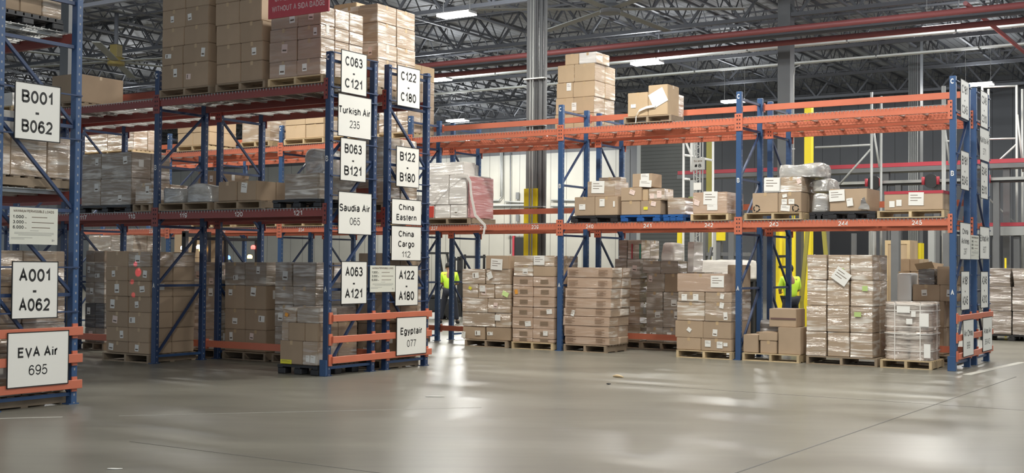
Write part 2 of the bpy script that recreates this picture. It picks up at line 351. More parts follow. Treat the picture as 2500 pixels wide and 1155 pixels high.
# lettering: a plain grotesque alphabet drawn as strokes of even width
def _arc(cx, cy, rx, ry, a0, a1):
    n = max(4, int(abs(a1 - a0) / 18))
    return [(cx + rx * math.cos(math.radians(a0 + (a1 - a0) * i / n)), cy + ry * math.sin(math.radians(a0 + (a1 - a0) * i / n))) for i in range(n + 1)]
_E = lambda cx, cy, rx, ry: _arc(cx, cy, rx, ry, 0, 360)
GLYPH = {
 '0': (.60, [_E(.5, .5, .5, .5)]), '1': (.36, [[(0, .70), (.4, .80), (.8, 1), (.8, 0)]]),
 '2': (.58, [_arc(.5, .70, .48, .30, 165, -38) + [(.02, 0), (1, 0)]]),
 '3': (.58, [_arc(.46, .75, .44, .25, 160, -90)[:-1] + [(.4, .51)], [(.4, .52)] + _arc(.46, .26, .52, .26, 80, -160)]),
 '4': (.60, [[(.76, 0), (.76, 1), (0, .29), (1, .29)]]), '5': (.58, [[(.92, 1), (.20, 1), (.08, .47)] + _arc(.47, .32, .52, .32, 135, -160)]),
 '6': (.60, [_E(.5, .31, .49, .31), _arc(.52, .5, .51, .5, 42, 180) + [(.01, .31)]]), '7': (.58, [[(0, 1), (1, 1), (.58, .5), (.36, 0)]]),
 '8': (.58, [_E(.5, .755, .42, .245), _E(.5, .26, .5, .26)]), '9': (.60, [_E(.5, .69, .49, .31), [(.99, .69)] + _arc(.48, .5, .51, .5, 0, -138)]),
 'A': (.70, [[(0, 0), (.5, 1), (1, 0)], [(.2, .36), (.8, .36)]]),
 'B': (.64, [[(0, .0), (0, 1), (.55, 1)] + _arc(.55, .765, .38, .235, 80, -80) + [(.55, .53), (0, .53)], [(.55, .53)] + _arc(.58, .265, .42, .265, 80, -80) + [(.55, 0), (0, 0)]]),
 'C': (.70, [_arc(.52, .5, .52, .5, 42, 318)]), 'D': (.68, [[(0, 0), (0, 1), (.45, 1)] + _arc(.45, .5, .55, .5, 80, -80) + [(.45, 0), (0, 0)]]),
 'E': (.58, [[(1, 1), (0, 1), (0, 0), (1, 0)], [(0, .53), (.9, .53)]]), 'G': (.74, [_arc(.52, .5, .52, .5, 42, 330) + [(1, .45), (.55, .45)]]),
 'H': (.66, [[(0, 0), (0, 1)], [(1, 0), (1, 1)], [(0, .53), (1, .53)]]), 'I': (.05, [[(.5, 0), (.5, 1)]]), 'K': (.66, [[(0, 0), (0, 1)], [(.95, 1), (0, .36)], [(.34, .58), (1, 0)]]),
 'L': (.54, [[(0, 1), (0, 0), (1, 0)]]), 'M': (.78, [[(0, 0), (0, 1), (.5, .1), (1, 1), (1, 0)]]), 'N': (.66, [[(0, 0), (0, 1), (1, 0), (1, 1)]]),
 'O': (.74, [_E(.5, .5, .5, .5)]), 'P': (.60, [[(0, 0), (0, 1), (.55, 1)] + _arc(.55, .73, .45, .27, 80, -80) + [(.55, .46), (0, .46)]]),
 'R': (.66, [[(0, 0), (0, 1), (.55, 1)] + _arc(.55, .745, .42, .255, 80, -80) + [(.55, .49), (0, .49)], [(.5, .49), (1, 0)]]),
 'S': (.62, [_arc(.5, .745, .46, .255, 25, 262)[:-1] + _arc(.5, .255, .5, .265, 82, -158)]), 'T': (.62, [[(0, 1), (1, 1)], [(.5, 1), (.5, 0)]]),
 'U': (.66, [[(0, 1), (0, .36)] + _arc(.5, .36, .5, .36, 190, 350) + [(1, .36), (1, 1)]]), 'V': (.68, [[(0, 1), (.5, 0), (1, 1)]]), 'W': (.96, [[(0, 1), (.25, 0), (.5, .95), (.75, 0), (1, 1)]]),
 'X': (.66, [[(0, 0), (1, 1)], [(0, 1), (1, 0)]]), 'Y': (.66, [[(0, 1), (.5, .45), (1, 1)], [(.5, .45), (.5, 0)]]),
 'a': (.52, [_arc(.47, .50, .42, .22, 160, 10) + [(.9, .48), (.9, .08), (1, 0)], [(.9, .40), (.5, .38)] + _arc(.40, .19, .40, .19, 95, 300) + [(.9, .2)]]),
 'b': (.52, [[(0, 1), (0, 0)], _E(.5, .36, .48, .36)]), 'c': (.50, [_arc(.52, .36, .52, .36, 42, 318)]), 'd': (.52, [[(1, 1), (1, 0)], _E(.5, .36, .48, .36)]),
 'e': (.53, [[(.02, .38), (.98, .38)] + _arc(.5, .36, .5, .36, 10, 318)]), 'g': (.52, [_E(.5, .36, .48, .36), [(1, .72), (1, .0)] + _arc(.5, -.04, .5, .24, -10, -160)]),
 'h': (.50, [[(0, 0), (0, 1)], [(0, .42)] + _arc(.5, .42, .5, .30, 170, 10) + [(1, .40), (1, 0)]]), 'i': (.05, [[(.5, 0), (.5, .72)], [(.5, .90), (.5, 1.0)]]),
 'k': (.50, [[(0, 0), (0, 1)], [(.92, .72), (0, .26)], [(.36, .44), (1, 0)]]), 'l': (.05, [[(.5, 0), (.5, 1)]]), 'n': (.50, [[(0, 0), (0, .72)], [(0, .42)] + _arc(.5, .42, .5, .30, 170, 10) + [(1, .40), (1, 0)]]),
 'o': (.54, [_E(.5, .36, .5, .36)]), 'p': (.52, [[(0, .72), (0, -.26)], _E(.5, .36, .48, .36)]), 'r': (.30, [[(0, 0), (0, .72)], [(0, .42)] + _arc(.75, .40, .75, .32, 170, 80)]),
 's': (.48, [_arc(.5, .54, .46, .18, 25, 262)[:-1] + _arc(.5, .18, .5, .19, 82, -158)]), 't': (.26, [[(.45, .95), (.45, .12), (.7, .0), (1, .02)], [(0, .72), (1, .72)]]),
 'u': (.50, [[(0, .72), (0, .30)] + _arc(.5, .30, .5, .30, 190, 350) + [(1, .30)], [(1, .72), (1, 0)]]), 'y': (.52, [[(0, .72), (.5, .02)], [(1, .72), (.42, -.2), (.1, -.26)]]),
 '-': (.26, [[(0, .36), (1, .36)]]), ',': (.06, [[(.5, .04), (.3, -.12)]]), '.': (.05, [[(.5, 0), (.5, .06)]]), '/': (.32, [[(0, 0), (1, 1)]]),
 '#': (.62, [[(.25, 0), (.42, 1)], [(.62, 0), (.80, 1)], [(.05, .66), (1, .66)], [(0, .33), (.95, .33)]]),
}
TXT = {}
def _stroke(bm, pts, t):
    pts = [Vector((x, y, 0)) for x, y in pts]
    closed = (pts[0] - pts[-1]).length < 1e-4
    if closed: pts = pts[:-1]
    n = len(pts); L_, R_ = [], []
    for i in range(n):
        a = pts[i - 1] if (i or closed) else None; c = pts[(i + 1) % n] if (i < n - 1 or closed) else None
        d0 = (pts[i] - a).normalized() if a is not None else None; d1 = (c - pts[i]).normalized() if c is not None else None
        d0 = d0 or d1; d1 = d1 or d0
        n0, n1 = Vector((-d0.y, d0.x, 0)), Vector((-d1.y, d1.x, 0)); m_ = (n0 + n1)
        m_ = m_.normalized() if m_.length > 1e-4 else n0
        k = min(2.2, 1 / max(.3, m_.dot(n0)))
        e = Vector()
        if not closed and i == 0: e = -d1 * 0.0
        L_.append(bm.verts.new(pts[i] + m_ * t / 2 * k + e)); R_.append(bm.verts.new(pts[i] - m_ * t / 2 * k + e))
    for i in range(n if closed else n - 1):
        j = (i + 1) % n
        bm.faces.new((L_[i], R_[i], R_[j], L_[j]))
def make_texts(items):
    for key in items:
        s, bold = key
        t = 0.17 if bold > 0.02 else (0.195 if bold > 0 else 0.125)
        bm = bmesh.new(); x = 0.0
        for ch in s:
            if ch == ' ': x += .38; continue
            w, strokes = GLYPH[ch]
            for st in strokes:
                _stroke(bm, [(x + t / 2 + px * w, t / 2 + py * (1 - t)) for px, py in st], t)
            x += w + t + 0.10
        for v in bm.verts: v.co.x -= x / 2; v.co.y -= .5
        bmesh.ops.recalc_face_normals(bm, faces=bm.faces)
        for f in bm.faces:
            if f.normal.z < 0: f.normal_flip()
        me = bpy.data.meshes.new('lettering'); bm.to_mesh(me); bm.free(); TXT[key] = me
def text(name, s, size, parent, loc, face, m='black', bold=0.0, xs=1.0):
    """face: '-y' reads from the front of the racks, '+x' from their ends"""
    me = TXT[(s, bold)].copy()
    R = Matrix(((1, 0, 0), (0, 0, -1), (0, 1, 0))) if face == '-y' else Matrix(((0, 0, 1), (1, 0, 0), (0, 1, 0)))
    me.transform(R.to_4x4() @ Matrix.Diagonal((size * xs, size, size, 1)))
    return mesh_obj(name, me, m, parent, loc)
# ------------------------------------------------------------------ layout of the hall (metres)
YR, XR, YM, XM, BAY, DEP = 20.50, -4.594, 13.665, -11.93, 3.6804, 1.016
R2 = 22.04      # rear row of the far double rack
M2 = 15.04      # rear row of the middle double rack
L2 = 8.20       # row by the camera
ZB, ZC, ZTOP = 2.47, 4.318, 4.788
rx = lambda k: XR - k * BAY
mx = lambda k: XM - k * BAY
posR = lambda k, i: 245 - 3 * k - 2 + i
posR2 = lambda k, i: 246 + 3 * k + (2 - i)
posM = lambda k, i: 121 - 3 * k - 2 + i
posM2 = lambda k, i: 122 + 3 * k + (2 - i)
posL = lambda k, i: 62 - 3 * k - 2 + i

SIGN_TXT = ['C063', 'C121', 'B063', 'B121', 'A063', 'A121', 'C122', 'C180', 'B122', 'B180', 'A122', 'A180', 'B001', 'B062', 'A001', 'A062',
            'C181', 'C245', 'C246', 'C310', 'B181', 'B245', 'B246', 'B310', 'A181', 'A245', 'A246', 'A310', '-', '1,000', '3,000', '6,000', 'lbs.',
            'MAXIMUM PERMISSIBLE LOADS', 'EVA Air', 'Turkish Air', 'Saudia Air', 'China', 'Eastern', 'Cargo', 'Egyptair', 'Airlines',
            'Kalitta Air', 'Etihad Air', 'Air China', 'Atlas Air', 'A', 'B', 'C', '#8', 'Scale', 'CHALLENGE ANYONE', 'WITHOUT A SIDA BADGE']
SIGN_NUM = ['695', '235', '065', '112', '077', '371', '297', '607', '999', '369/403']
make_texts([(s, 0.014) for s in SIGN_TXT] + [(s, 0.0) for s in SIGN_NUM] + [(str(n), 0.03) for n in list(range(230, 246)) + list(range(113, 122))])
def fit(name, s, parent, loc, face, w, cap, m='black', bold=0.014):
    me = TXT[(s, bold)]
    xs = [v.co.x for v in me.vertices]; ys = [v.co.y for v in me.vertices]
    ww = max(xs) - min(xs); hh = 1.0
    size = cap / hh
    return text(name, s, size, parent, loc, face, m, bold, xs=w / (ww * size))

# ------------------------------------------------------------------ the setting
fl = MB().box(-95, 22, -12, 62, -0.2, 0).build('floor', floor_mat()); struct(fl, 'polished grey concrete hall floor')
deck = MB().box(-95, 22, -12, 62, 10.7, 10.9).build('ceiling', panel_mat('ceiling_deck', (0.30, 0.31, 0.33), 0.3, 0.12, 0.6, axis=0)); struct(deck, 'ribbed grey roof deck')
YW = 60.0
w1 = MB().box(-95, -30.6, YW, YW + 0.3, 0, 8.1).build('wall_rear', panel_mat('white_wall_panel', (0.43, 0.42, 0.375), 1.05, 0.035)); struct(w1, 'white panelled far wall')
w2 = MB().box(-95, -30.6, YW, YW + 0.3, 8.1, 10.7).build('wall_rear_upper', panel_mat('upper_wall_panel', (0.10, 0.10, 0.105), 1.05, 0.03)); struct(w2, 'dark upper band of the far wall')
w3 = MB().box(-30.6, 22, YW, YW + 0.3, 0, 10.7).build('wall_rear_dark', panel_mat('dark_wall_panel', (0.105, 0.11, 0.12), 0.9, 0.04)); struct(w3, 'dark grey panelled far wall')
w4 = MB().box(-30.9, -30.6, YW - 0.02, YW - 0.001, 0, 8.1).build('trim_1', 'greysteel'); struct(w4, 'grey trim between white and dark wall')

# floor joints, the painted stripe and other pale lines
def strip(name, pts, w, m, label):
    b = MB(); (x0, y0), (x1, y1) = pts
    b.bar((x0, y0, 0.0), (x1, y1, 0.0), w, 0.003)
    o = b.build(name, m); struct(o, label); return o
jm = mat('joint_filler', (0.10, 0.095, 0.085), 0.7)
strip('floor_joint', [(-3.85, 4.0), (-3.55, 20.0)], 0.018, jm, 'dark control joint in the floor')
strip('floor_joint', [(-8.0, 15.3), (4.0, 15.3)], 0.012, jm, 'dark control joint across the floor')
strip('floor_joint', [(-9.0, 7.6), (6, 7.6)], 0.012, jm, 'dark control joint near the camera')
lm = mat('worn_white_line', (0.50, 0.49, 0.44), 0.6)
strip('floor_line', [(-4.26, 19.9), (-4.02, 23.2)], 0.13, lm, 'worn white stripe on the floor')
strip('floor_line', [(-11.41, 7.93), (-11.0, 8.39)], 0.05, lm, 'short white stripe on the floor')
strip('floor_line', [(-10.6, 8.8), (-7.9, 11.75)], 0.022, mat('faint_line', (0.34, 0.33, 0.30), 0.6), 'faint pale line on the floor')

# roof steel: open-web joists run away from the camera, deep girders run across
def joist_mesh(length, depth, panel, chord, web, along):
    b = MB(); n = int(length / panel)
    P = (lambda t, z: (t, 0, z)) if along == 'x' else (lambda t, z: (0, t, z))
    up = (0, 0, 1)
    for z in (0, depth): b.bar(P(0, z), P(length, z), chord, chord * 0.8, up)
    for i in range(n):
        t = i * panel
        b.bar(P(t, depth), P(t + panel / 2, 0), web); b.bar(P(t + panel / 2, 0), P(t + panel, depth), web)
    return b
j0 = joist_mesh(46, 0.75, 1.15, 0.085, 0.032, 'y').build('ceiling_joist', 'joist', None, loc=(-82, 14, 9.92))
struct(j0, 'dark open-web roof joist')
for i in range(1, 46):
    c = j0.copy(); COL.objects.link(c); c.location = (-82 + i * 1.85, 14, 9.92)
g0 = joist_mesh(88, 1.15, 1.85, 0.15, 0.075, 'x').build('ceiling_girder', 'joist', None, loc=(-84, 24.3, 9.5))
struct(g0, 'deep dark roof girder')
for y in (30.4, 36.4, 42.5, 48.6, 54.7):
    c = g0.copy(); COL.objects.link(c); c.location = (-84, y, 9.5)
for i, y in enumerate((21.5, 27.5, 33.4, 39.3, 45.0, 51.5, 57)):
    b = MB().bar((-82, y, 9.96), (4, y, 9.96), 0.06).bar((-82, y + 0.9, 10.55), (4, y + 0.9, 10.55), 0.06)
    struct(b.build('ceiling_bridging', 'joist'), 'thin bridging bars between the roof joists')

def pipe(name, pts, r, m, label, cat='pipe'):
    b = MB().tube(pts, r, 10); o = b.build(name, m); return tag(o, label, cat)
pipe('sprinkler_pipe', [(-48, 32.6, 8.3), (2, 32.6, 8.3)], 0.085, 'redpipe', 'upper of two long red sprinkler pipes under the roof')
pipe('sprinkler_pipe', [(-48, 34.6, 8.3), (2, 34.6, 8.3)], 0.08, 'redpipe', 'lower of two long red sprinkler pipes under the roof')
pipe('sprinkler_pipe', [(-7.0, 32.6, 8.5), (-7.0, 59.0, 8.5)], 0.06, 'redpipe', 'red branch pipe running back from the lamp')
pipe('conduit_pipe', [(-48, 33.6, 8.35), (2, 33.6, 8.35)], 0.09, 'joist', 'dark pipe running between the two red sprinkler pipes')
for y, z, k in ((39.0, 9.0, 'nearer'), (42.3, 9.0, 'farther')):
    t = thing('cable_tray', f'{k} of two long pale metal trays hung under the roof', 'tray', (0, y, z))
    b = MB()
    for i in range(14): b.box(-46 + i * 3.4, -46 + i * 3.4 + 3.34, -0.13, 0.13, -0.03, 0.03)
    b.build('tray_channel', 'strip', t)
    for i in range(14):
        MB().bar((-46 + i * 3.4, 0, -0.05), (-46 + i * 3.4 + 0.01, 0, 0.9), 0.03).build('tray_hanger', 'joist', t)

def lamp(i, x, y, z, pf, label, seen=True):
    t = thing('high_bay_lamp', label, 'ceiling lamp', (x, y, z), 0, 'high bay lamps')
    MB().box(-0.55, 0.55, -0.2, 0.2, 0.0, 0.07).build('lamp_housing', 'lampbody', t, bevel=0.01)
    MB().box(-0.53, 0.53, -0.18, 0.18, -0.03, 0.0).build('lamp_lens', 'lens', t, bevel=0.008)
    for s in (-0.45, 0.45): MB().bar((s, 0, 0.07), (s, 0, 10.68 - z), 0.012).build('hanger_wire', 'steel', t)
    ld = bpy.data.lights.new('lamp_light', 'AREA'); ld.shape = 'RECTANGLE'; ld.size = 1.06; ld.size_y = 0.36
    ld.energy = LAMP_W * pf; ld.color = LAMP_COL
    lo = bpy.data.objects.new('lamp_light', ld); COL.objects.link(lo); lo.parent = t; lo.location = (0, 0, -0.045)
    for sy in (-1, 1):     # glowing side strips added to lift the roof deck and shaded fronts
        MB().box(-0.53, 0.53, *sorted((sy * 0.2005, sy * 0.215)), -0.028, 0.045).build('added_side_glow', 'lens', t)
        sd = bpy.data.lights.new('added_side_fill', 'AREA'); sd.shape = 'RECTANGLE'; sd.size = 1.06; sd.size_y = 0.07; sd.energy = SIDE_W * pf; sd.color = (0.92, 0.96, 1.0)
        so = bpy.data.objects.new('added_side_fill', sd); COL.objects.link(so); so.parent = t; so.location = (0, sy * 0.222, 0.01); so.rotation_euler = (math.pi / 2 * sy, 0, 0)
LAMP_LAB = ['lit high bay lamp above the tall stack nearest the middle racks', 'lit high bay lamp in front of the pale metal trays', 'small lit lamp just above the top orange bar, near the grey column',
            'small lit lamp partly behind a blue post top', 'lit lamp just behind the C246 - C310 sign']
for i, (x, y, z, pf) in enumerate(LAMPS):
    lamp(i, x, y, z, pf, LAMP_LAB[i] if i < 5 else 'lit high bay lamp over the hall floor out of sight')

# building columns
def column(x, y, w, label, guard=0, conduits=0, zt=10.7):
    t = thing('building_column', label, 'column', (x, y, 0)); t['kind'] = 'structure'
    MB().box(-w / 2, w / 2, -w / 2, w / 2, 0, zt).build('shaft', 'greysteel', t)
    if guard: MB().box(-w / 2 - 0.03, w / 2 + 0.03, -w / 2 - 0.03, w / 2 + 0.03, 0, guard).build('guard_sleeve', 'yellow', t)
    for i in range(conduits):
        MB().tube([(-w / 2 + 0.03 + i * 0.075, -w / 2 - 0.07, 0), (-w / 2 + 0.03 + i * 0.075, -w / 2 - 0.07, zt - 1)], 0.022, 8).build('conduit', 'palesteel', t)
    return t
c1 = column(-14.95, 24.4, 0.30, 'grey building column with yellow base behind the far racks', 3.45, 0)
for dx in (0.0, 0.07): MB().tube([(dx, -0.22, 0), (dx, -0.22, 9.5)], 0.02, 8).build('conduit', 'palesteel', c1)
for dx, r in ((0.22, 0.06), (0.33, 0.045)): MB().tube([(dx, -0.1, 0), (dx, -0.1, 9.5)], r, 10).build('downpipe', 'greysteel', c1)
for z in (3.0, 4.9, 6.0): MB().box(-0.17, 0.40, -0.27, -0.14, z, z + 0.03).build('pipe_clamp', 'steel', c1)
MB().box(-0.16, 0.16, -0.155, -0.15, 2.55, 2.75).build('notice_plate', 'black', c1)
c2 = column(-13.2, 36.5, 0.40, 'grey building column rising behind the rack with the blue pallet', 3.4, 0)
MB().tube([(0.30, -0.15, 0), (0.30, -0.15, 7.6), (0.34, -0.15, 7.85), (0.5, -0.15, 7.9)], 0.022, 8).build('conduit', 'palesteel', c2)
MB().box(0.18, 0.34, -0.17, -0.13, 5.3, 5.34).build('pipe_clamp', 'steel', c2)
pc3 = on_y(2236, 400, 46.5)
c3 = column(pc3.x, 46.5, 0.42, 'distant column lined with pale vertical conduits', 0, 5)
MB().box(-0.24, 0.24, -0.24, 0.24, 0, 2.6).build('guard_sleeve', 'yellow', c3)
pc4 = on_y(170, 90, 14.86)
column(pc4.x, 14.86, 0.24, 'grey building column rising between the middle rack rows', 0, 0)

# ------------------------------------------------------------------ pallet racks
HZ = [0.12, 1.27, 2.24, 3.22, 4.15, 4.66]
def frame(x, y0, label, mirror=False, letters=True, guard=False, group='blue rack frames', pm='blue'):
    t = thing('rack_frame', label, 'rack frame', (x, y0, 0), 0, group)
    for yy in (0.0, DEP):
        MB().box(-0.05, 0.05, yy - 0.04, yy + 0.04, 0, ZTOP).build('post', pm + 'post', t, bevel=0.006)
        MB().box(-0.075, 0.051, yy - 0.07, yy + 0.07, 0, 0.012).build('foot_plate', pm, t)
    for z in HZ: MB().box(-0.02, 0.02, 0.04, DEP - 0.04, z - 0.02, z + 0.02).build('horizontal_brace', 'darkblue' if z > 0.2 else 'blue', t)
    for a, c in zip(HZ[:-1], HZ[1:]):
        if c - a < 0.6: continue
        p, q = ((0, 0.04, a + 0.03), (0, DEP - 0.04, c - 0.03)) if not mirror else ((0, DEP - 0.04, a + 0.03), (0, 0.04, c - 0.03))
        MB().bar(p, q, 0.035, 0.035).build('diagonal_brace', 'darkblue', t)
    if letters:
        for s, z in (('A', 1.27), ('B', 3.20), ('C', 4.70)):
            fit('level_letter', s, t, (0, -0.044, z), '-y', 0.05, 0.085, 'white')
    if guard:
        MB().box(-0.075, 0.051, -0.075, -0.041, 0.0, 0.24).build('post_guard', 'blue', t, bevel=0.004)
    return t
def beam(xa, xb, y0, z, label, dirn=-1, numbers=(), stop=False, h=0.115, group='orange rack beams', bm_='orange'):
    """xa < xb are post centres; z is the beam's top"""
    t = thing('shelf_rail', label, 'rack beam', (xa, y0, z), 0, group); W = xb - xa
    b = MB(); e0 = 0.002 if stop else 0.052
    b.box(e0, W - e0, -0.028, 0.028, -h, 0)
    if not stop: b.box(0.052, W - 0.052, -0.034, -0.028, -h, -0.035)
    b.build('beam_bar', bm_, t)
    f = dirn
    for xx in (0.0, W):
        s = 1 if xx == 0 else -1
        if stop:
            MB().box(*sorted((xx + s * 0.004, xx + s * 0.06)), -0.031, 0.031, -h - 0.03, 0.03).build('end_bracket', bm_, t); continue
        bb = MB(); ya, yb = sorted((f * 0.041, f * 0.050))
        bb.box(*sorted((xx + s * 0.001, xx + s * 0.075)), ya, yb, -0.235, 0.075)
        e = bb.build('end_connector', bm_, t)
        hb = MB(); ha, hc = sorted((f * 0.0495, f * 0.0515))
        for zz in (-0.19, -0.12, -0.05, 0.02):
            hb.box(*sorted((xx + s * 0.014, xx + s * 0.034)), ha, hc, zz, zz + 0.028)
        hb.build('slot_pattern', 'hole', e)
    for i, n in numbers:
        fit('position_number', str(n), t, ((i + 0.5) * W / 3 + 0.05, -0.036, -h / 2 - 0.005), '-y', 0.17, 0.075, 'white', 0.03)
    return t
DECK = None
def wire_deck(x0, y0, z, label):
    global DECK
    if DECK is None:
        t = thing('wire_deck', label, 'wire deck', (x0, y0, z), 0, 'wire decks')
        b = MB()
        for i in range(18): b.box(0.02 + i * 0.0655, 0.027 + i * 0.0655, -0.045, DEP + 0.03, -0.001, 0.006)
        for i in range(18): b.box(0.02 + i * 0.0655, 0.027 + i * 0.0655, -0.051, -0.045, -0.03, 0.006)
        for i in range(11): b.box(0.01, 1.16, 0.0 + i * 0.1, 0.007 + i * 0.1, 0.006, 0.012)
        b.build('wire_mesh', 'steel', t)
        for i in range(3): MB().box(0.18 + i * 0.40, 0.23 + i * 0.40, 0.036, DEP - 0.036, -0.04, -0.002).build('support_channel', 'steel', t)
        DECK = t; return t
    c = copy_tree(DECK); c.location = (x0, y0, z); c['label'] = label; return c

def rack_row(tag_, X, y0, ks, nb, pos, letters, mirror, face, guard0, numbers, decks, low=False, stopside=1):
    where = {'R': 'far rack, front row', 'R2': 'far rack, rear row', 'M': 'middle rack, front row', 'M2': 'middle rack, rear row', 'L': 'rack by the camera'}[tag_]
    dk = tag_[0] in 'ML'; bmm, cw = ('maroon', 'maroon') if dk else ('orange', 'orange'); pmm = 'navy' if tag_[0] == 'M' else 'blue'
    for k in ks:
        e = 'at the open end' if k == 0 else f'beside position A{pos(k - 1, 0):03d}'
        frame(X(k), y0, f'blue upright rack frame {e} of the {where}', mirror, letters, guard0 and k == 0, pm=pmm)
    for k in range(nb):
        xa, xb = X(k + 1), X(k)
        p0, p1 = f'{min(pos(k, 0), pos(k, 2)):03d}', f'{max(pos(k, 0), pos(k, 2)):03d}'
        for lv, z in (('B', ZB), ('C', ZC)):
            fr, bk = (y0, y0 + DEP)
            nums = [(i, pos(k, i)) for i in range(3) if (str(pos(k, i)), 0.03) in TXT and lv == 'B' and numbers]
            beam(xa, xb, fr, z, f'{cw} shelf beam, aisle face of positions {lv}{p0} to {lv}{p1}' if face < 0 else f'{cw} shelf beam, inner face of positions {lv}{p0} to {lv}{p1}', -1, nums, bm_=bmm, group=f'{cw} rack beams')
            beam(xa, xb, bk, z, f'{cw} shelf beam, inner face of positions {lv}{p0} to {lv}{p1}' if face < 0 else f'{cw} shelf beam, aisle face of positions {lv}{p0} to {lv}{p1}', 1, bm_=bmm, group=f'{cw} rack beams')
            sb = (bk + 0.073) if face < 0 else (fr - 0.073)
            if stopside: beam(xa, xb, sb, z + 0.36, f'{cw} stop beam raised behind positions {lv}{p0} to {lv}{p1}', 1 if face < 0 else -1, (), True, 0.11, bm_=bmm, group=f'{cw} rack beams')
            if decks:
                for i in range(3):
                    wire_deck(xa + 0.08 + i * (BAY - 0.16) / 3, y0, z + 0.003, f'wire mesh deck of shelf position {lv}{pos(k, i):03d}')
        if low:
            sb = (bk + 0.073) if face < 0 else (fr - 0.073)
            beam(xa, xb, sb, 0.33, f'low orange stop beam behind floor positions A{p0} to A{p1}', 1, (), True, 0.11)
rack_row('R', rx, YR, range(7), 6, posR, True, False, -1, True, True, True, True)
rack_row('R2', rx, R2, range(7), 6, posR2, False, True, 1, False, False, True, False, 0)
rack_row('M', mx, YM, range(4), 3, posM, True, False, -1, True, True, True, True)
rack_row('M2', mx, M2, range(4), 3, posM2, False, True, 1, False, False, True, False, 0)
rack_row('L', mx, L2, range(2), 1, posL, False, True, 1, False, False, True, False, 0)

def end_rails(X, ya, yb, posts, where, tiny):
    for i, (z, nm) in enumerate(((0.85, 'top'), (0.535, 'middle'), (0.235, 'lowest'))):
        t = thing('guard_rail', f'{nm} orange guard rail across {where}', 'guard rail', (X + 0.0515, ya, z), 0, 'orange end guard rails')
        MB().box(0.015, 0.055, 0, yb - ya, -0.05, 0.05).build('rail_bar', 'orange', t, bevel=0.004)
        for y in posts:
            b = MB().box(0.001, 0.022, y - ya - 0.05, y - ya + 0.02, -0.085, 0.085)
            b.build('rail_bracket', 'orange', t)
end_rails(XM, YM + 0.02, M2 + DEP + 0.07, (YM + 0.02, YM + DEP, M2, M2 + DEP), 'the end of the middle rack', 0)
end_rails(XM, L2 - 0.15, L2 + DEP + 0.07, (L2, L2 + DEP), 'the end of the rack by the camera', 0)
end_rails(XR, YR + 0.02, R2 + DEP + 0.07, (YR + 0.02, YR + DEP, R2, R2 + DEP), 'the end of the far rack', 0)

# ------------------------------------------------------------------ signs on the rack ends
def sign(y0, y1, z0, z1, X, lines, label, border=True, smudge=False):
    """lines: (string, width, cap height, z offset from the centre, bold)"""
    t = thing('location_sign', label, 'sign', (X, (y0 + y1) / 2, (z0 + z1) / 2), 0, 'signs on the rack ends')
    w, h = (y1 - y0) / 2 - 0.003, (z1 - z0) / 2 - 0.005
    MB().box(0, 0.006, -w, w, -h, h).build('sign_board', 'sign', t)
    if border:
        b = MB(); e = 0.009
        b.box(-0.002, 0.0075, -w - 0.002, -w + e, -h, h).box(-0.002, 0.0075, w - e, w + 0.002, -h, h)
        b.box(-0.002, 0.0075, -w, w, -h - 0.002, -h + e).box(-0.002, 0.0075, -w, w, h - e, h + 0.002)
        b.build('sign_border', 'black', t)
    yc_ = (y0 + y1) / 2
    if X - (XM if X < -8 else XR) < 0.1:
        for p in (YM, M2, L2, YR, R2):
            if p < yc_ < p + DEP:
                for zz in (-h * 0.8, h * 0.8): MB().box(-0.0248, -0.0005, p - 0.03 - yc_, p + DEP + 0.03 - yc_, zz - 0.008, zz + 0.008).build('mounting_bar', 'darkblue', t)
    for s, ww, cap, dz, bold in lines:
        fit('sign_lettering', s, t, (0.0065, 0, dz), '+x', ww, cap, 'black', 0.014 if bold else 0.0)
    if smudge:
        b = MB()
        for q in range(7): b.box(0.0062, 0.0066, -0.12 + q * 0.035, -0.105 + q * 0.04, -0.22 + 0.03 * (q % 3), -0.10 + 0.05 * (q % 4))
        b.build('scuff_marks', mat('scuff_grey', (0.62, 0.61, 0.58), 0.6), t)
    return t
def loc_sign(yc, zc, X, a, b, where):
    sign(yc - 0.3, yc + 0.3, zc - 0.325, zc + 0.325, X, [(a, 0.40, 0.145, 0.165, 1), ('-', 0.045, 0.135, 0.0, 1), (b, 0.40, 0.145, -0.165, 1)],
         f'white sign reading {a} - {b} on {where}')
XS = XM + 0.075
mid, near, far = 'the end of the middle rack', 'the end of the rack by the camera', 'the end of the far rack'
def air_sign(yc, zc, X, name, num, where, w=0.78, h=0.645, nw=0.68, **k):
    sign(yc - w / 2, yc + w / 2, zc - h / 2, zc + h / 2, X, [(name, nw, 0.115, 0.08, 1), (num, 0.24, 0.115, -0.12, 0)],
         f'white airline sign reading {name} {num} on {where}', **k)
loc_sign(14.12, 4.52, XS, 'C063', 'C121', mid)
air_sign(14.15, 3.865, XS, 'Turkish Air', '235', mid, nw=0.72)
loc_sign(14.125, 3.21, XS, 'B063', 'B121', mid)
air_sign(14.18, 2.41, XS, 'Saudia Air', '065', mid, nw=0.70)
loc_sign(14.175, 1.37, XS, 'A063', 'A121', mid)
loc_sign(15.47, 4.48, XS, 'C122', 'C180', mid)
loc_sign(15.465, 3.20, XS, 'B122', 'B180', mid)
sign(15.06, 15.84, 2.275, 2.69, XS, [('China', 0.40, 0.10, 0.075, 1), ('Eastern', 0.52, 0.10, -0.085, 1)], 'white sign reading China Eastern on the end of the middle rack')
sign(15.06, 15.84, 1.705, 2.265, XS, [('China', 0.40, 0.10, 0.15, 1), ('Cargo', 0.42, 0.10, -0.01, 1), ('112', 0.22, 0.10, -0.175, 0)], 'white sign reading China Cargo 112 on the end of the middle rack')
loc_sign(15.47, 1.315, XS, 'A122', 'A180', mid)
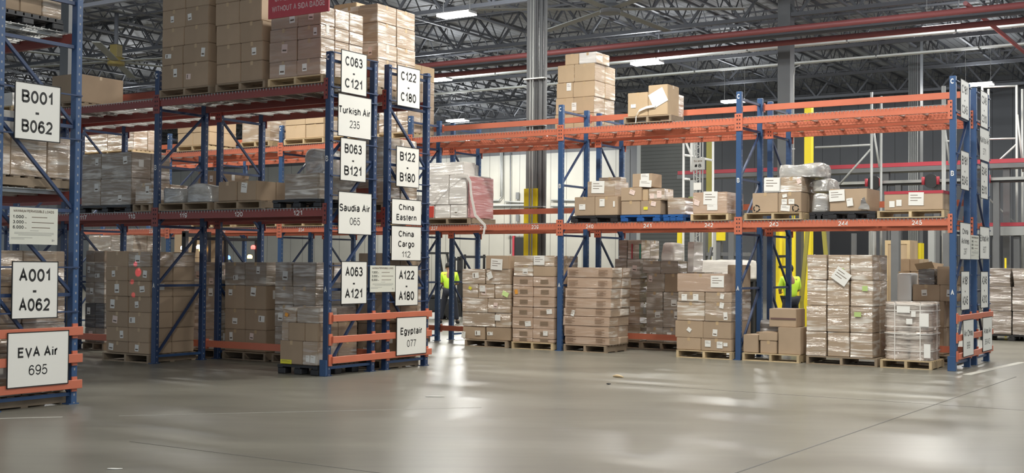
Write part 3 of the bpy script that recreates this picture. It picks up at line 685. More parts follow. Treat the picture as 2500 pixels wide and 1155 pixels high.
air_sign(15.56, 0.515, XM + 0.115, 'Egyptair', '077', mid, w=0.79, h=0.61, nw=0.56)
loc_sign(8.645, 3.325, XS, 'B001', 'B062', near)
loc_sign(8.65, 1.33, XS, 'A001', 'A062', near)
air_sign(8.68, 0.56, XM + 0.115, 'EVA Air', '695', near, w=0.80, h=0.62, nw=0.51)
XE = XR + 0.075
loc_sign(20.98, 4.45, XE, 'C181', 'C245', far)
loc_sign(20.98, 3.275, XE, 'B181', 'B245', far)
sign(20.62, 21.40, 1.80, 2.42, XE, [('China', 0.42, 0.10, 0.16, 1), ('Airlines', 0.56, 0.10, 0.0, 1), ('297', 0.24, 0.10, -0.17, 0)], 'white sign reading China Airlines 297 on the end of the far rack')
loc_sign(21.00, 1.295, XE, 'A181', 'A245', far)
air_sign(21.05, 0.515, XR + 0.115, 'Air China', '999', far, nw=0.62, h=0.61)
loc_sign(22.50, 4.455, XE, 'C246', 'C310', far)
air_sign(22.52, 3.835, XE, 'Kalitta Air', '371', far, nw=0.70, h=0.575)
loc_sign(22.50, 3.205, XE, 'B246', 'B310', far)
air_sign(22.52, 2.11, XE, 'Etihad Air', '607', far, nw=0.68, h=0.58)
loc_sign(22.50, 1.29, XE, 'A246', 'A310', far)
sign(22.16, 22.94, 0.215, 0.815, XR + 0.115, [('Atlas Air', 0.58, 0.10, 0.06, 1), ('369/403', 0.46, 0.10, -0.13, 0)], 'white airline sign reading Atlas Air 369/403 on the end of the far rack')
def placard(yc, zc, X, where):
    t = thing('load_placard', f'small load limit placard on {where}', 'placard', (X, yc, zc), 0, 'load limit placards')
    MB().box(0, 0.004, -0.31, 0.31, -0.205, 0.205).build('placard_board', mat('placard_white', (0.66, 0.66, 0.58), 0.5), t)
    fit('placard_lettering', 'MAXIMUM PERMISSIBLE LOADS', t, (0.005, 0.0, 0.165), '+x', 0.52, 0.030, 'ink')
    for i, s in enumerate(('1,000', '3,000', '6,000')):
        fit('placard_lettering', s, t, (0.005, -0.20, 0.10 - i * 0.058), '+x', 0.135, 0.036, 'black')
        fit('placard_lettering', 'lbs.', t, (0.005, -0.105, 0.092 - i * 0.058), '+x', 0.026, 0.012, 'ink')
        MB().box(0.004, 0.0046, -0.03, 0.17 + 0.09 * (i == 1) + 0.04 * (i == 2), 0.095 - i * 0.058, 0.103 - i * 0.058).build('small_print', 'ink', t)
    b = MB()
    for z, a, c in ((-0.055, -0.05, 0.06), (-0.078, -0.25, 0.26), (-0.092, -0.25, 0.26), (-0.106, -0.2, 0.23), (-0.135, -0.29, -0.02), (-0.15, -0.29, -0.12)): b.box(0.004, 0.0045, a, c, z, z + 0.006)
    b.box(0.004, 0.0046, 0.235, 0.255, -0.17, -0.145).box(0.004, 0.0046, 0.26, 0.27, -0.165, -0.15)
    b.build('small_print', mat('pale_ink', (0.35, 0.35, 0.32), 0.6), t)
placard(14.86, 1.425, XM + 0.0765, mid)
placard(8.62, 2.045, XM + 0.0765, near)
placard(21.74, 2.02, XR + 0.0765, far)

# red banner over the aisle
t = thing('hanging_sign', 'red hanging sign with pale lettering in front of the top cartons', 'sign', (-11.59, 12.6, 5.10))
MB().box(-0.56, 0.56, -0.012, 0.012, 0, 0.62).build('sign_board', 'redsign', t)
fit('sign_lettering', 'WITHOUT A SIDA BADGE', t, (0.01, -0.014, 0.128), '-y', 0.98, 0.082, 'signtext')
fit('sign_lettering', 'CHALLENGE ANYONE', t, (0.01, -0.014, 0.272), '-y', 0.88, 0.082, 'signtext')
for s in (-0.5, 0.5): MB().bar((s, 0, 0.62), (s, 0, 5.55), 0.01).build('hanger_wire', 'steel', t)
# ------------------------------------------------------------------ pallets
def pallet(x0, x1, y0, y1, z0, label, m='pine', h=0.14, group='wooden pallets'):
    W, D = x1 - x0, y1 - y0
    t = thing('pallet', label, 'pallet', (x0, y0, z0), RND.uniform(-0.008, 0.008), group)
    for i in range(3):
        x = (W - 0.045) * i / 2
        MB().box(x, x + 0.045, 0.0, D, 0.017, h - 0.02).build('stringer', m, t)
    n = 7
    for i in range(n):
        y = (D - 0.09) * i / (n - 1)
        MB().box(0, W, y, y + 0.09, h - 0.0195, h - 0.001).build('deck_board', m, t, bevel=0.002)
    for i in range(3):
        y = (D - 0.09) * i / 2
        MB().box(0, W, y, y + 0.09, 0.001, 0.0165).build('bottom_board', m, t)
    return t
def block_pallet(x0, x1, y0, y1, z0, label, m='blueplastic', h=0.14, cat='pallet'):
    W, D = x1 - x0, y1 - y0
    t = thing('plastic_pallet', label, cat, (x0, y0, z0), 0, 'plastic pallets')
    b = MB()
    for i in range(9): b.box(0, W, i * D / 9, i * D / 9 + D / 9 * 0.8, h - 0.035, h - 0.001)
    for i in range(3): b.box(i * (W - 0.1) / 2, i * (W - 0.1) / 2 + 0.1, 0, D, h - 0.05, h - 0.0352)
    b.build('deck', m, t)
    for i in range(3):
        for j in range(3):
            x, y = (W - 0.15) * i / 2, (D - 0.15) * j / 2
            MB().box(x, x + 0.15, y, y + 0.15, 0.001, h - 0.05).build('foot', m, t, bevel=0.01)
    return t

# ------------------------------------------------------------------ cartons
def carton(x0, x1, y0, y1, z0, z1, m, label, group, tape=True, lab=0.4, colour=None, bulge=0.0, name='carton', cat='box'):
    W, D, H = x1 - x0, y1 - y0, z1 - z0
    sh_ = bulge * 0.75; b = MB(); hw, hd = W / 2 - sh_, D / 2 - sh_
    b.box(-hw, hw, -hd, hd, 0, H)
    bmesh.ops.bevel(b.bm, geom=list(b.bm.edges), offset=min(0.008, H * 0.1), segments=2, affect='EDGES', clamp_overlap=True)
    if bulge:
        bmesh.ops.subdivide_edges(b.bm, edges=[e for e in b.bm.edges if e.calc_length() > 0.08], cuts=4, use_grid_fill=True)
        sd = Vector((RND.random() * 50, RND.random() * 50, RND.random() * 50))
        for v in b.bm.verts:
            n = noise.noise_vector(v.co * 3.5 + sd)
            k = min(1, v.co.z / 0.04)
            v.co += Vector((n.x, n.y, n.z * k * (0.6 if v.co.z > H * 0.6 else 0.2))) * bulge
            v.co.z = min(H, max(0.0, v.co.z))
    o = b.build(name, m, None, loc=((x0 + x1) / 2, (y0 + y1) / 2, z0), rotz=RND.uniform(-0.002, 0.002))
    if bulge:
        for p in o.data.polygons: p.use_smooth = True
        o.data.set_sharp_from_angle(angle=0.45)
    tag(o, label, cat, group)
    if tape and W > 0.18 and H > 0.12:
        tb = MB()
        if W >= D * 0.8:
            tb.box(-0.026, 0.026, -hd - 0.0012, hd + 0.0012, H - 0.06, H + 0.0012)
        else:
            tb.box(-hw - 0.0012, hw + 0.0012, -0.026, 0.026, H - 0.06, H + 0.0012)
        if not bulge: tb.build('packing_tape', 'tape', o)
        else: tb.bm.free()
    if RND.random() < lab and W > 0.2 and H > 0.14:
        lw, lh = 0.07 + RND.random() * 0.05, 0.10 + RND.random() * 0.05
        lh = min(lh, H * 0.6); cx = RND.uniform(-hw + lw, hw - lw); cz = RND.uniform(max(lh, lw) * 0.62, max(lh * 0.63, H - max(lh, lw) * 0.62)) if H > 0.3 else H / 2
        mm = 'paper' if RND.random() < 0.8 else 'paperp'
        off = 0.0015 + bulge * 0.5
        q = MB().box(-lw / 2, lw / 2, -0.001, 0.001, -lh / 2, min(lh / 2, H - cz - 0.005)).build('shipping_label', mm, o, loc=(cx, -hd - off, cz))
        q.rotation_euler = (0, RND.uniform(-0.1, 0.1) + (1.57 if RND.random() < .12 else 0), 0)
        MB().box(-lw * 0.35, lw * 0.35, -0.0014, -0.001, -lh * 0.3, -lh * 0.12).build('barcode', 'ink', q)
        if RND.random() < 0.5:
            MB().box(hw + off - 0.001, hw + off + 0.001, -lw / 2, lw / 2, H * 0.45, H * 0.45 + lh).build('shipping_label', mm, o)
    return o
def bay_limits(x, y):
    """the clear space between the rack posts around the point x, y; no limit out on the open floor"""
    for fx, y0, y1 in ((rx, YR - .3, R2 + DEP + .1), (mx, YM - .3, M2 + DEP + .1)):
        if y0 <= y <= y1:
            for k in range(9):
                if fx(k + 1) < x < fx(k): return fx(k + 1) + 0.08, fx(k) - 0.08
    return -1e9, 1e9
ORD = ['bottom', 'second', 'third', 'fourth', 'fifth', 'sixth', 'seventh', 'eighth', 'ninth']
COLN = {1: [''], 2: ['left-side ', 'right-side '], 3: ['left-side ', 'middle ', 'right-side '], 4: ['left-side ', 'left-middle ', 'right-middle ', 'right-side ']}
HUE = {'kraft': 'brown', 'pale': 'pale', 'wrap': 'filmed brown', 'wrapg': 'filmed greyish', 'pink': 'rosy', 'wrapd': 'filmed dark', 'wrapb': 'filmed brown', 'wrapw': 'filmed white', 'wrapr': 'filmed red', 'red': 'red', 'bag': 'silver'}
def stack(desc, rows, Y=None, X=None, depth=1.0, z=0.0, m='kraft', ny=2, pal='pine', palpx=None, bulge=0.0, lab=0.4, tape=True, ph=0.14, palover=0.015, jit=0.012):
    """rows, lowest first: (pixel row of the top, [pixel columns], {options}), read on the plane y = Y (front faces) or x = X (end faces)"""
    if Y is None and X is None: raise ValueError
    made = []; z0 = z + (ph if pal else 0) + 0.004
    allx = [c for r in rows for c in r[1]]; pm = (rows[0][0])
    pt = (lambda px, py: on_y(px, py, Y)) if Y is not None else (lambda px, py: on_x(px, py, X))
    g = f'boxes of the {desc}'
    ax = 0 if Y is not None else 1
    c = z0
    n = len(rows)
    lo, hi = 1e9, -1e9
    tops = {}
    for i, r in enumerate(rows):
        top, cols, o = r[0], r[1], (r[2] if len(r) > 2 else {})
        zb = o.get('zb', c) + 0.0015
        zt = pt((cols[0] + cols[-1]) / 2, top).z
        mid_z = (zb + zt) / 2
        def cv(px):
            q = pt(px, top)
            for _ in range(3):
                # pixel row of the plane point at mid height
                d = q - EYE
                q2 = Vector(q); q2[2] = mid_z
                dd = q2 - EYE; py = 577.5 - FPX * dd.dot(CU) / dd.dot(CW)
                q = pt(px, py)
            return q[ax]
        e = [cv(px) for px in cols]
        if ax == 0:
            if i == 0: blo, bhi = bay_limits((e[0] + e[-1]) / 2, Y)
            e = [min(max(v, blo + 0.02 * (v < blo)), bhi - 0.02 * (v > bhi)) for v in e]
            zt = min(zt, 2.33) if z == 0 and blo > -1e8 else (min(zt, ZC - 0.15) if z == ZB else zt)
        lo, hi = min(lo, e[0]), max(hi, e[-1])
        nny = o.get('ny', ny); dd0 = o.get('back', 0.0); dp = o.get('depth', depth)
        mm = o.get('m', m); lname = ORD[min(i, 8)] + '-layer' if i < n - 1 else 'top-layer'
        if n == 1: lname = 'single-layer'
        for a in range(len(e) - 1):
            for b in range(nny):
                g0 = 0.003
                d0, d1 = dd0 + dp * b / nny + g0, dd0 + dp * (b + 1) / nny - g0
                h = zt - RND.uniform(0, 0.004) - (o.get('drop', [0] * 9)[a] if 'drop' in o else 0)
                jx = RND.uniform(-jit, jit) * (0.4 if b else 1)
                if ax == 0: bx = (e[a] + g0 + jx * .3, e[a + 1] - g0 + jx * .3, Y + d0 + abs(jx) * (1 if b == 0 else 0), Y + d1 - 0.002)
                else: bx = (X - d1 + 0.002, X - d0 - abs(jx) * (1 if b == 0 else 0), e[a] + g0, e[a + 1] - g0)
                cn = COLN.get(len(e) - 1, [f'{ORD[q]} ' for q in range(9)] if len(e) < 10 else [''] * 20)[a]
                mk = mm[a % len(mm)] if isinstance(mm, (list, tuple)) else mm
                dn = '' if nny == 1 else ('front ' if b == 0 else ('rear ' if b == nny - 1 else 'inner '))
                if ax == 1: dn = '' if nny == 1 else ('outer ' if b == 0 else 'inner ')
                lb = f'{HUE.get(mk, "brown")} carton, {lname} {cn}{dn}of {desc}'
                kk = carton(*bx, zb, h, mk, lb, g, tape=o.get('tape', tape), lab=o.get('lab', lab) if b == 0 else 0, bulge=o.get('bulge', bulge))
                made.append((kk, bx, zb, h))
        c = zt if 'keep' not in o else c
    if pal:
        w0, w1 = lo - palover, hi + palover
        if palpx: w0, w1 = [on_y(p_, 577, Y if Y is not None else 0).x if Y is not None else 0 for p_ in palpx]
        if palpx and Y is not None:
            def cz(px):
                q = on_y(px, 577, Y); q.z = z + 0.1
                for _ in range(3):
                    dd = q - EYE; q = on_y(px, 577.5 - FPX * dd.dot(CU) / dd.dot(CW), Y); q.z = z + 0.1
                return q.x
            w0, w1 = cz(palpx[0]), cz(palpx[1])
        if ax == 0: w0, w1 = max(w0, blo), min(w1, bhi)
        mdp = max([(r[2] if len(r) > 2 else {}).get('back', 0) + (r[2] if len(r) > 2 else {}).get('depth', depth) for r in rows])
        if ax == 0: args = (w0, w1, Y - 0.02, Y + mdp + 0.02)
        else: args = (X - mdp - 0.02, X + 0.02, w0, w1)
        zz = z + 0.012 if z > 1 else z
        if pal in ('pine', 'greywood'): pallet(*args, zz if z <= 1 else z + 0.016, f'{"pale" if pal == "pine" else "weathered"} wooden pallet under the {desc}', pal, ph - (0.016 if z > 1 else 0))
        else: block_pallet(*args, z + (0.016 if z > 1 else 0), f'{"blue" if pal == "blueplastic" else "black"} plastic pallet under the {desc}', pal, ph - (0.016 if z > 1 else 0))
    return made
def paper(load, Y, px0, py0, px1, py1, tilt=0.0, m='paper', name='document_sheet', lines=3, off=0.006):
    """a paper stuck on the front of whichever carton lies behind it"""
    a, b = on_y(px0, py0, Y), on_y(px1, py1, Y)
    cx, cz, w, h = (a.x + b.x) / 2, (a.z + b.z) / 2, b.x - a.x, a.z - b.z
    best = None
    for k, bx, z0, z1 in load:
        dx = max(bx[0] - cx, 0, cx - bx[1]); dz = max(z0 - cz, 0, cz - z1); s = dx + dz + (bx[2] - Y) * 0.2
        if best is None or s < best[0]: best = (s, k, bx)
    k = best[1]
    t = thing_part(name, k, Vector((cx, best[2][2] - off, cz)))
    q = MB().box(-w / 2, w / 2, -0.0015, 0.0015, -h / 2, h / 2).build(name, m, k)
    q.matrix_parent_inverse = Matrix()
    q.location = t; q.rotation_euler = (0, tilt, 0)
    if lines:
        b_ = MB()
        for i in range(lines): b_.box(-w * 0.38, w * (0.1 + 0.25 * (i % 2)), -0.0022, -0.0015, h * (0.25 - 0.2 * i), h * (0.25 - 0.2 * i) + h * 0.05)
        b_.build('printed_lines', 'ink' if lines < 6 else 'black', q)
    return q
def thing_part(name, k, world_pos):
    R = Matrix.Rotation(-k.rotation_euler.z, 3, 'Z')
    return R @ (world_pos - k.location)

def blob(name, label, cat, x0, x1, y0, y1, z0, z1, m, seed=0, amp=0.05, group=None, parent=None, sub=9, round_=0.35):
    """a soft, lumpy wrapped bundle"""
    b = MB(); b.box(-1, 1, -1, 1, 0, 1)
    bmesh.ops.subdivide_edges(b.bm, edges=list(b.bm.edges), cuts=sub, use_grid_fill=True)
    W, D, H = (x1 - x0) / 2, (y1 - y0) / 2, z1 - z0
    sd = Vector((seed * 7.3, seed * 3.1, seed * 1.7))
    for v in b.bm.verts:
        x, y, z = v.co
        k = 1 - round_ * max(0, (abs(x) * abs(y)) ** 3) * 0.35 - round_ * 0.5 * max(0, z - 0.55) ** 2
        c = Vector((x * k * W, y * k * D, z * H * (1 - round_ * 0.25 * (x * x * y * y))))
        n = noise.noise_vector(c * 4.2 + sd) * amp
        lift = min(1.0, z * 6)
        c += Vector((n.x, n.y, n.z * lift)); c.z = max(0, c.z)
        v.co = c
    o = b.build(name, m, parent, loc=((x0 + x1) / 2, (y0 + y1) / 2, z0))
    for p in o.data.polygons: p.use_smooth = True
    if parent is None: tag(o, label, cat, group)
    return o
def xz(px, py, Y):
    q = on_y(px, py, Y); return q.x, q.z

# ------------------------------------------------------------------ far rack, floor level
YF = 20.45
a1 = stack('heavily filmed stack with two sagging bottom boxes',
      [(798, [1127, 1184, 1246], {'bulge': 0.02, 'm': 'kraft', 'ny': 1, 'depth': 0.9}), (763, [1127, 1208, 1246]), (728, [1127, 1190, 1246]), (694, [1127, 1166, 1207, 1246]), (657, [1127, 1184, 1245]),
       (624, [1184, 1241], {'m': 'kraft', 'depth': 0.55, 'ny': 1})], Y=YF, depth=0.95, m='wrap', bulge=0.006, palpx=(1136, 1238), pal='greywood')
paper(a1, YF, 1198, 632, 1226, 659, 0.06); paper(a1, YF, 1189, 664, 1201, 681, -0.4, lines=1); paper(a1, YF, 1171, 697, 1184, 712, 0, lines=1)
paper(a1, YF, 1226, 712, 1241, 724, 0.4, 'paperg', lines=0); paper(a1, YF, 1208, 769, 1221, 783, lines=0); paper(a1, YF, 1127, 809, 1136, 825, 0.1, lines=1); paper(a1, YF, 1144, 700, 1151, 707, .5, 'papery', lines=0)
a2 = stack('two-column stack of seven printed layers',
      [(827, [1250, 1300, 1352]), (803, [1250, 1300, 1352]), (776, [1250, 1300, 1352]), (750, [1250, 1300, 1352]), (725, [1252, 1301, 1353]), (700, [1252, 1301, 1353]), (675, [1252, 1301, 1353]),
       (650, [1254, 1301, 1353], {'m': ['wrap', 'kraft']}), (624, [1254, 1301, 1353], {'m': 'wrap'})], Y=YF, depth=0.95, m='pink', lab=0.05, ny=1, palpx=(1250, 1350))
for k, bx, z0, z1 in a2[:-4]:   # the grey printed panel on each carton face
    W, H = bx[1] - bx[0], z1 - z0
    q = MB()
    for i in range(3): q.box(-0.10, 0.08, -0.001, 0.001, -0.04 + i * 0.03, -0.018 + i * 0.03)
    q.build('printed_panel', mat('faded_print', (0.25, 0.18, 0.12), 0.8), k, loc=(0.03, -(bx[3] - bx[2]) / 2 - 0.004, H / 2))
paper(a2, YF, 1303, 624, 1329, 647, lines=3); paper(a2, YF, 1257, 707, 1264, 718, -0.2, 'papero', lines=0); paper(a2, YF, 1334, 755, 1347, 767, -0.1, lines=1); paper(a2, YF, 1282, 784, 1296, 797, -0.1, lines=1); paper(a2, YF, 1326, 808, 1337, 820, lines=1)
a3 = stack('eight-layer leaning stack of printed cartons',
      [(823, [1378, 1488], {'m': 'pink'}), (796, [1370, 1486]), (773, [1373, 1488]), (753, [1374, 1490]), (728, [1377, 1491]), (704, [1378, 1492]), (678, [1383, 1494]), (653, [1383, 1496])],
      Y=YF, depth=0.82, m='pink', lab=0.0, ny=2, palpx=(1377, 1480), pal='greywood', tape=False, bulge=0.008)
for k, bx, z0, z1 in a3:
    k.data.materials.append(M['wrap'])
    for p in k.data.polygons:
        if p.normal.x > 0.7: p.material_index = 1
    if bx[2] > YF + 0.3: continue
    q = MB()
    for i in range(4): q.box(-0.45, -0.30 + 0.06 * (i % 2), -0.001, 0.001, 0.05 + i * 0.028, 0.06 + i * 0.028); q.box(0.2, 0.34 + 0.06 * (i % 2), -0.001, 0.001, 0.05 + i * 0.028, 0.06 + i * 0.028)
    q.build('printed_lines', mat('brown_print', (0.20, 0.12, 0.07), 0.8), k, loc=(0, -(bx[3] - bx[2]) / 2 - 0.008, 0))
paper(a3, YF, 1394, 757, 1402, 772, 0.3, lines=0)
# rear-row loads seen through the empty floor position
a4 = stack('rear stack glimpsed through the empty floor position',
      [(800, [1577, 1618, 1662]), (757, [1577, 1618, 1662]), (713, [1577, 1618, 1662]), (668, [1578, 1622, 1664], {'m': ['wrapg', 'kraft']}), (637, [1568, 1612, 1655])], Y=R2 + 0.02, depth=0.9, m='wrapg', lab=0.5, pal='greywood')
a4b = stack('tall rear stack topped by strapped cartons',
      [(790, [1492, 1530, 1562]), (735, [1492, 1530, 1562]), (680, [1492, 1530, 1562]), (632, [1500, 1530, 1562], {'m': 'wrapg'}), (586, [1510, 1531, 1565], {'m': 'wrapg', 'lab': 0})], Y=R2 + 0.02, depth=0.85, m='wrap', pal='greywood')
top = a4b[-2][0]
for dx, mm in ((-0.06, 'beltred'), (0.12, 'green')):
    MB().box(dx, dx + 0.025, -0.225, -0.215, 0, 0.3).build('strap', mm, top)
x, zz = xz(1612, 665, R2 + 0.1); x2, z2 = xz(1644, 592, R2 + 0.1)
blob('wrapped_bundle', 'white film-wrapped bundle on top of the rear stack', 'bundle', x, x2, R2 + 0.1, R2 + 0.7, a4[-1][3] + 0.004, z2, 'wrapw', 3, 0.03)
x, zz = xz(1647, 660, R2 + 0.15); x2, z2 = xz(1683, 592, R2 + 0.15)
stack('tall white-draped rear stack beside the open position', [(790, [1676, 1720]), (730, [1676, 1720]), (664, [1676, 1720]), (590, [1676, 1694], {'m': 'wrapw', 'bulge': 0.02, 'depth': 0.5, 'ny': 1})], Y=R2 + 0.02, depth=0.9, m='wrapg', pal='greywood')
a5 = stack('mixed stack with glaring film beneath number 242',
      [(826, [1651, 1711, 1786], {'m': 'kraft', 'lab': 0}), (784, [1647, 1716, 1788], {'m': 'kraft'}), (738, [1652, 1720, 1790], {'m': 'wrap'}), (713, [1655, 1720, 1790], {'m': 'wrap'}), (646, [1745, 1800], {'m': 'kraft', 'back': 0.56, 'ny': 1, 'depth': 0.36, 'keep': 1}),
       (668, [1652, 1768], {'m': 'pink', 'depth': 0.5, 'ny': 1})], Y=YF - 0.05, depth=0.95, m='wrap', palpx=(1652, 1789))
paper(a5, YF - .05, 1735, 673, 1767, 702); paper(a5, YF - .05, 1677, 800, 1687, 810, 0.6, lines=0)
paper(a5, YF - .05, 1721, 831, 1735, 847, lines=2); paper(a5, YF - .05, 1750, 834, 1764, 851, lines=2); paper(a5, YF - .05, 1766, 837, 1776, 846, lines=1)
paper(a5, YF - .05, 1664, 718, 1677, 734, lines=1); paper(a5, YF - .05, 1692, 718, 1705, 734, lines=1); paper(a5, YF - .05, 1758, 718, 1767, 730, .2, lines=1); paper(a5, YF - .05, 1757, 739, 1767, 753, .2, lines=1)
a6 = stack('low pallet of small loose boxes beside the tall stack', [(817, [1813, 1850], {'depth': 0.45, 'ny': 1, 'm': 'kraft'})], Y=YF, depth=0.45, palpx=(1813, 1952), m='kraft', pal='pine', lab=0)
zp = 0.142
def box_at(l, r, top, bot_z, Y, d, label, m='kraft', rotz=0.0, **k):
    x0, _ = xz(l, top, Y); x1, zt = xz(r, top, Y)
    o = carton(x0, x1, Y, Y + d, bot_z, zt, m, label, None, **k)
    if rotz: o.rotation_euler = (0, 0, rotz)
    return o, (x0, x1, Y, Y + d), bot_z, zt
b1 = box_at(1856, 1896, 833, zp, YF + 0.02, 0.36, 'small brown box below another on the low pallet', lab=0)
b2 = box_at(1851, 1898, 812, b1[3] + 0.002, YF + 0.01, 0.4, 'small squashed brown box stacked on another on the low pallet', bulge=0.012, lab=0)
b3 = box_at(1899, 1955, 801, zp, YF + 0.02, 0.5, 'scuffed upright brown box on the low pallet corner', bulge=0.008, lab=0)
b4 = box_at(1878, 1944, 755, b3[3] + 0.002, YF + 0.10, 0.46, 'open-topped brown box with a dark band, perched on the scuffed box', lab=0, tape=False)
q = MB().box(-0.22, 0.24, -0.003, 0.002, 0.13, 0.16).build('dark_band', mat('band_brown', (0.14, 0.08, 0.07), 0.8), b4[0], loc=(0, -0.235, 0))
c_ = box_at(1846, 1900, 812, zp, YF + 0.48, 0.4, 'brown box behind the small boxes on the low pallet', lab=0)
x, zz = xz(1850, 815, YF + 0.45); x2, z2 = xz(1894, 790, YF + 0.45)
blob('cloth_bundle', 'dark crumpled bundle lying on the small boxes', 'bundle', x, x2, YF + 0.5, YF + 0.85, c_[3] + 0.003, z2 + 0.03, 'wrapd', 5, 0.05)
a7 = stack('big filmed stack of twelve front cartons beneath 244',
      [(811, [1966, 2018, 2074, 2131]), (747, [1967, 2018, 2074, 2131]), (684, [1968, 2018, 2074, 2131]), (622, [1969, 2019, 2075, 2131])], Y=YF, depth=0.92, m='wrap', lab=0.0, palpx=(1969, 2142), bulge=0.010, pal='greywood', tape=False)
paper(a7, YF, 2034, 658, 2074, 692, 0.6, lines=3, off=0.02)
for (l, t_, r, b_) in ((2048, 655, 2060, 663), (2105, 698, 2118, 711), (2085, 762, 2102, 774)): paper(a7, YF, l, t_, r, b_, 0, mat('green_sticker', (0.45, 0.60, 0.22), 0.6), 'green_sticker', 0)
# fibre drums bound together with film and white straps
def drums():
    x0, _ = xz(2155, 850, YF); x1, _ = xz(2272, 850, YF)
    z1 = on_y(2210, 738, YF).z; r = (x1 - x0) / 4; zh = (z1 - 0.145) / 2
    pallet(x0 - 0.03, x1 + 0.03, YF - 0.05, YF + 4 * r + 0.03, 0, 'pale wooden pallet under the strapped wrapped drums', 'pine')
    for lv in range(2):
        for i in range(2):
            for j in range(2):
                w = ('front', 'rear')[j] + ' ' + ('left-side', 'right-side')[i]
                t = thing('fibre_drum', f'film-wrapped {("lower", "upper")[lv]} {w} drum of the strapped block beneath 245', 'drum', (x0 + r + 2 * r * i, YF + r + 2 * r * j, 0.142 + lv * zh), 0, 'strapped wrapped drums')
                b = MB(); rr = r - 0.006
                b.tube([(0, 0, 0), (0, 0, 0.03), (0, 0, 0.035), (0, 0, zh - 0.06), (0, 0, zh - 0.055), (0, 0, zh - 0.004)], [rr, rr, rr - .012, rr - .012, rr, rr], 20)
                b.build('drum_shell', 'drum', t)
                MB().tube([(0, 0, zh - 0.05), (0, 0, zh - 0.03)], [rr + 0.004] * 2, 20).build('lid_ring', 'steel', t)
    t = thing('stretch_wrap', 'clear film and white straps bound around the block of drums', 'film wrap', (x0, YF, 0.142))
    W, D, H = x1 - x0, 4 * r, 2 * zh
    fb = MB(); ring = []
    for (cx, cy, a0) in ((W - r, D - r, 0), (r, D - r, 90), (r, r, 180), (W - r, r, 270)):
        for q in range(7):
            a = math.radians(a0 + q * 15); ring.append((cx + (r + .004) * math.cos(a), cy + (r + .004) * math.sin(a)))
    nz = 22; rows = []
    for iz in range(nz + 1):
        row = []
        for i, (x, y) in enumerate(ring):
            k = .012 * noise.noise(Vector((x * 3, y * 3, iz * 1.3))) - .02 * math.exp(-((iz / nz - .5) / .05) ** 2)
            dx, dy = x - W / 2, y - D / 2; l_ = math.hypot(dx, dy)
            row.append(fb.bm.verts.new((x + dx / l_ * k, y + dy / l_ * k, .004 + (H + .004) * iz / nz)))
        rows.append(row)
    n_ = len(ring)
    for A, B in zip(rows, rows[1:]):
        for i in range(n_): fb.bm.faces.new((A[i], A[(i + 1) % n_], B[(i + 1) % n_], B[i])).smooth = True
    fb.bm.faces.new(rows[-1])
    fo = fb.build('film_sheet', 'clearfilm', t)
    for z in (0.16 * H, 0.46 * H, 0.58 * H, 0.86 * H):
        sb2 = MB(); rg = [(W / 2 + (x - W / 2) * 1.022, D / 2 + (y - D / 2) * 1.022) for x, y in ring]
        for (x, y), (u, v) in zip(rg, rg[1:] + rg[:1]): sb2.bar((x, y, z), (u, v, z), 0.006, 0.014)
        sb2.build('strap', 'strap', t)
    for x in (0.25 * W, 0.78 * W):
        MB().box(x, x + 0.014, -0.014, -0.007, 0, H + 0.006).box(x, x + 0.014, -0.014, D, H - 0.002, H + 0.006).build('strap', 'strap', t)
    MB().box(W + 0.007, W + 0.013, 0.5 * D, 0.5 * D + 0.014, 0, H + 0.006).build('strap', 'strap', t)
    for (l, tp, rr_, bt) in ((2190, 747, 2222, 764), (2225, 760, 2236, 774), (2245, 765, 2268, 798), (2213, 778, 2228, 792), (2256, 840, 2272, 875)):
        a, c = on_y(l, tp, YF), on_y(rr_, bt, YF)
        MB().box(a.x - x0, c.x - x0, -0.018, -0.015, c.z - 0.142, a.z - 0.142).build('shipping_label', 'paper', t)
drums()
# rear-row goods above the drums
s8 = stack('rear stack standing behind the strapped drums', [(800, [2227, 2266, 2304]), (735, [2227, 2266, 2304]), (695, [2227, 2294, 2338], {'lab': .8})], Y=R2 + 0.02, depth=0.85, m='kraft', pal='greywood')
zt8 = s8[-1][3]
dk = box_at(2242, 2281, 657, zt8 + 0.002, R2 + 0.05, 0.5, 'dark open box with raised flaps on the rear stack', 'wrapd', lab=0, tape=False)
for s in (-1, 1):
    f_ = MB().box(-0.16, 0.14, -0.003, 0.003, 0, 0.18).build('flap', 'pale', dk[0], loc=(0.0, -0.23 if s < 0 else 0.23, dk[3] - dk[2])); f_.rotation_euler = (0.9 * s * -1, 0.15 * s, 0)
box_at(2288, 2340, 651, zt8 + 0.002, R2 + 0.05, 0.7, 'tall plain brown box at the rear stack end beside the blue post', 'kraft', lab=0)
x, zz = xz(2190, 735, R2 + 0.0); x2, z2 = xz(2224, 667, R2 + 0.0)
stack('white sack pallet behind the tall filmed stack', [(738, [2180, 2219])], Y=R2 - 0.05, depth=0.8, m='wrapg', ny=1, pal='greywood')
blob('white_sack', 'bright white sack standing between the tall stack and brown boxes', 'sack', x, x2, R2 + 0.0, R2 + 0.5, on_y(2189, 738, R2 - 0.05).z + 0.004, z2, 'white', 7, 0.012, round_=0.08)
sb_ = stack('small pale boxes farther back above the white sack', [(720, [2192, 2222, 2252]), (663, [2192, 2222, 2252]), (632, [2198, 2221, 2244], {'lab': 1})], Y=25.0, depth=0.8, m='pale', pal='greywood')

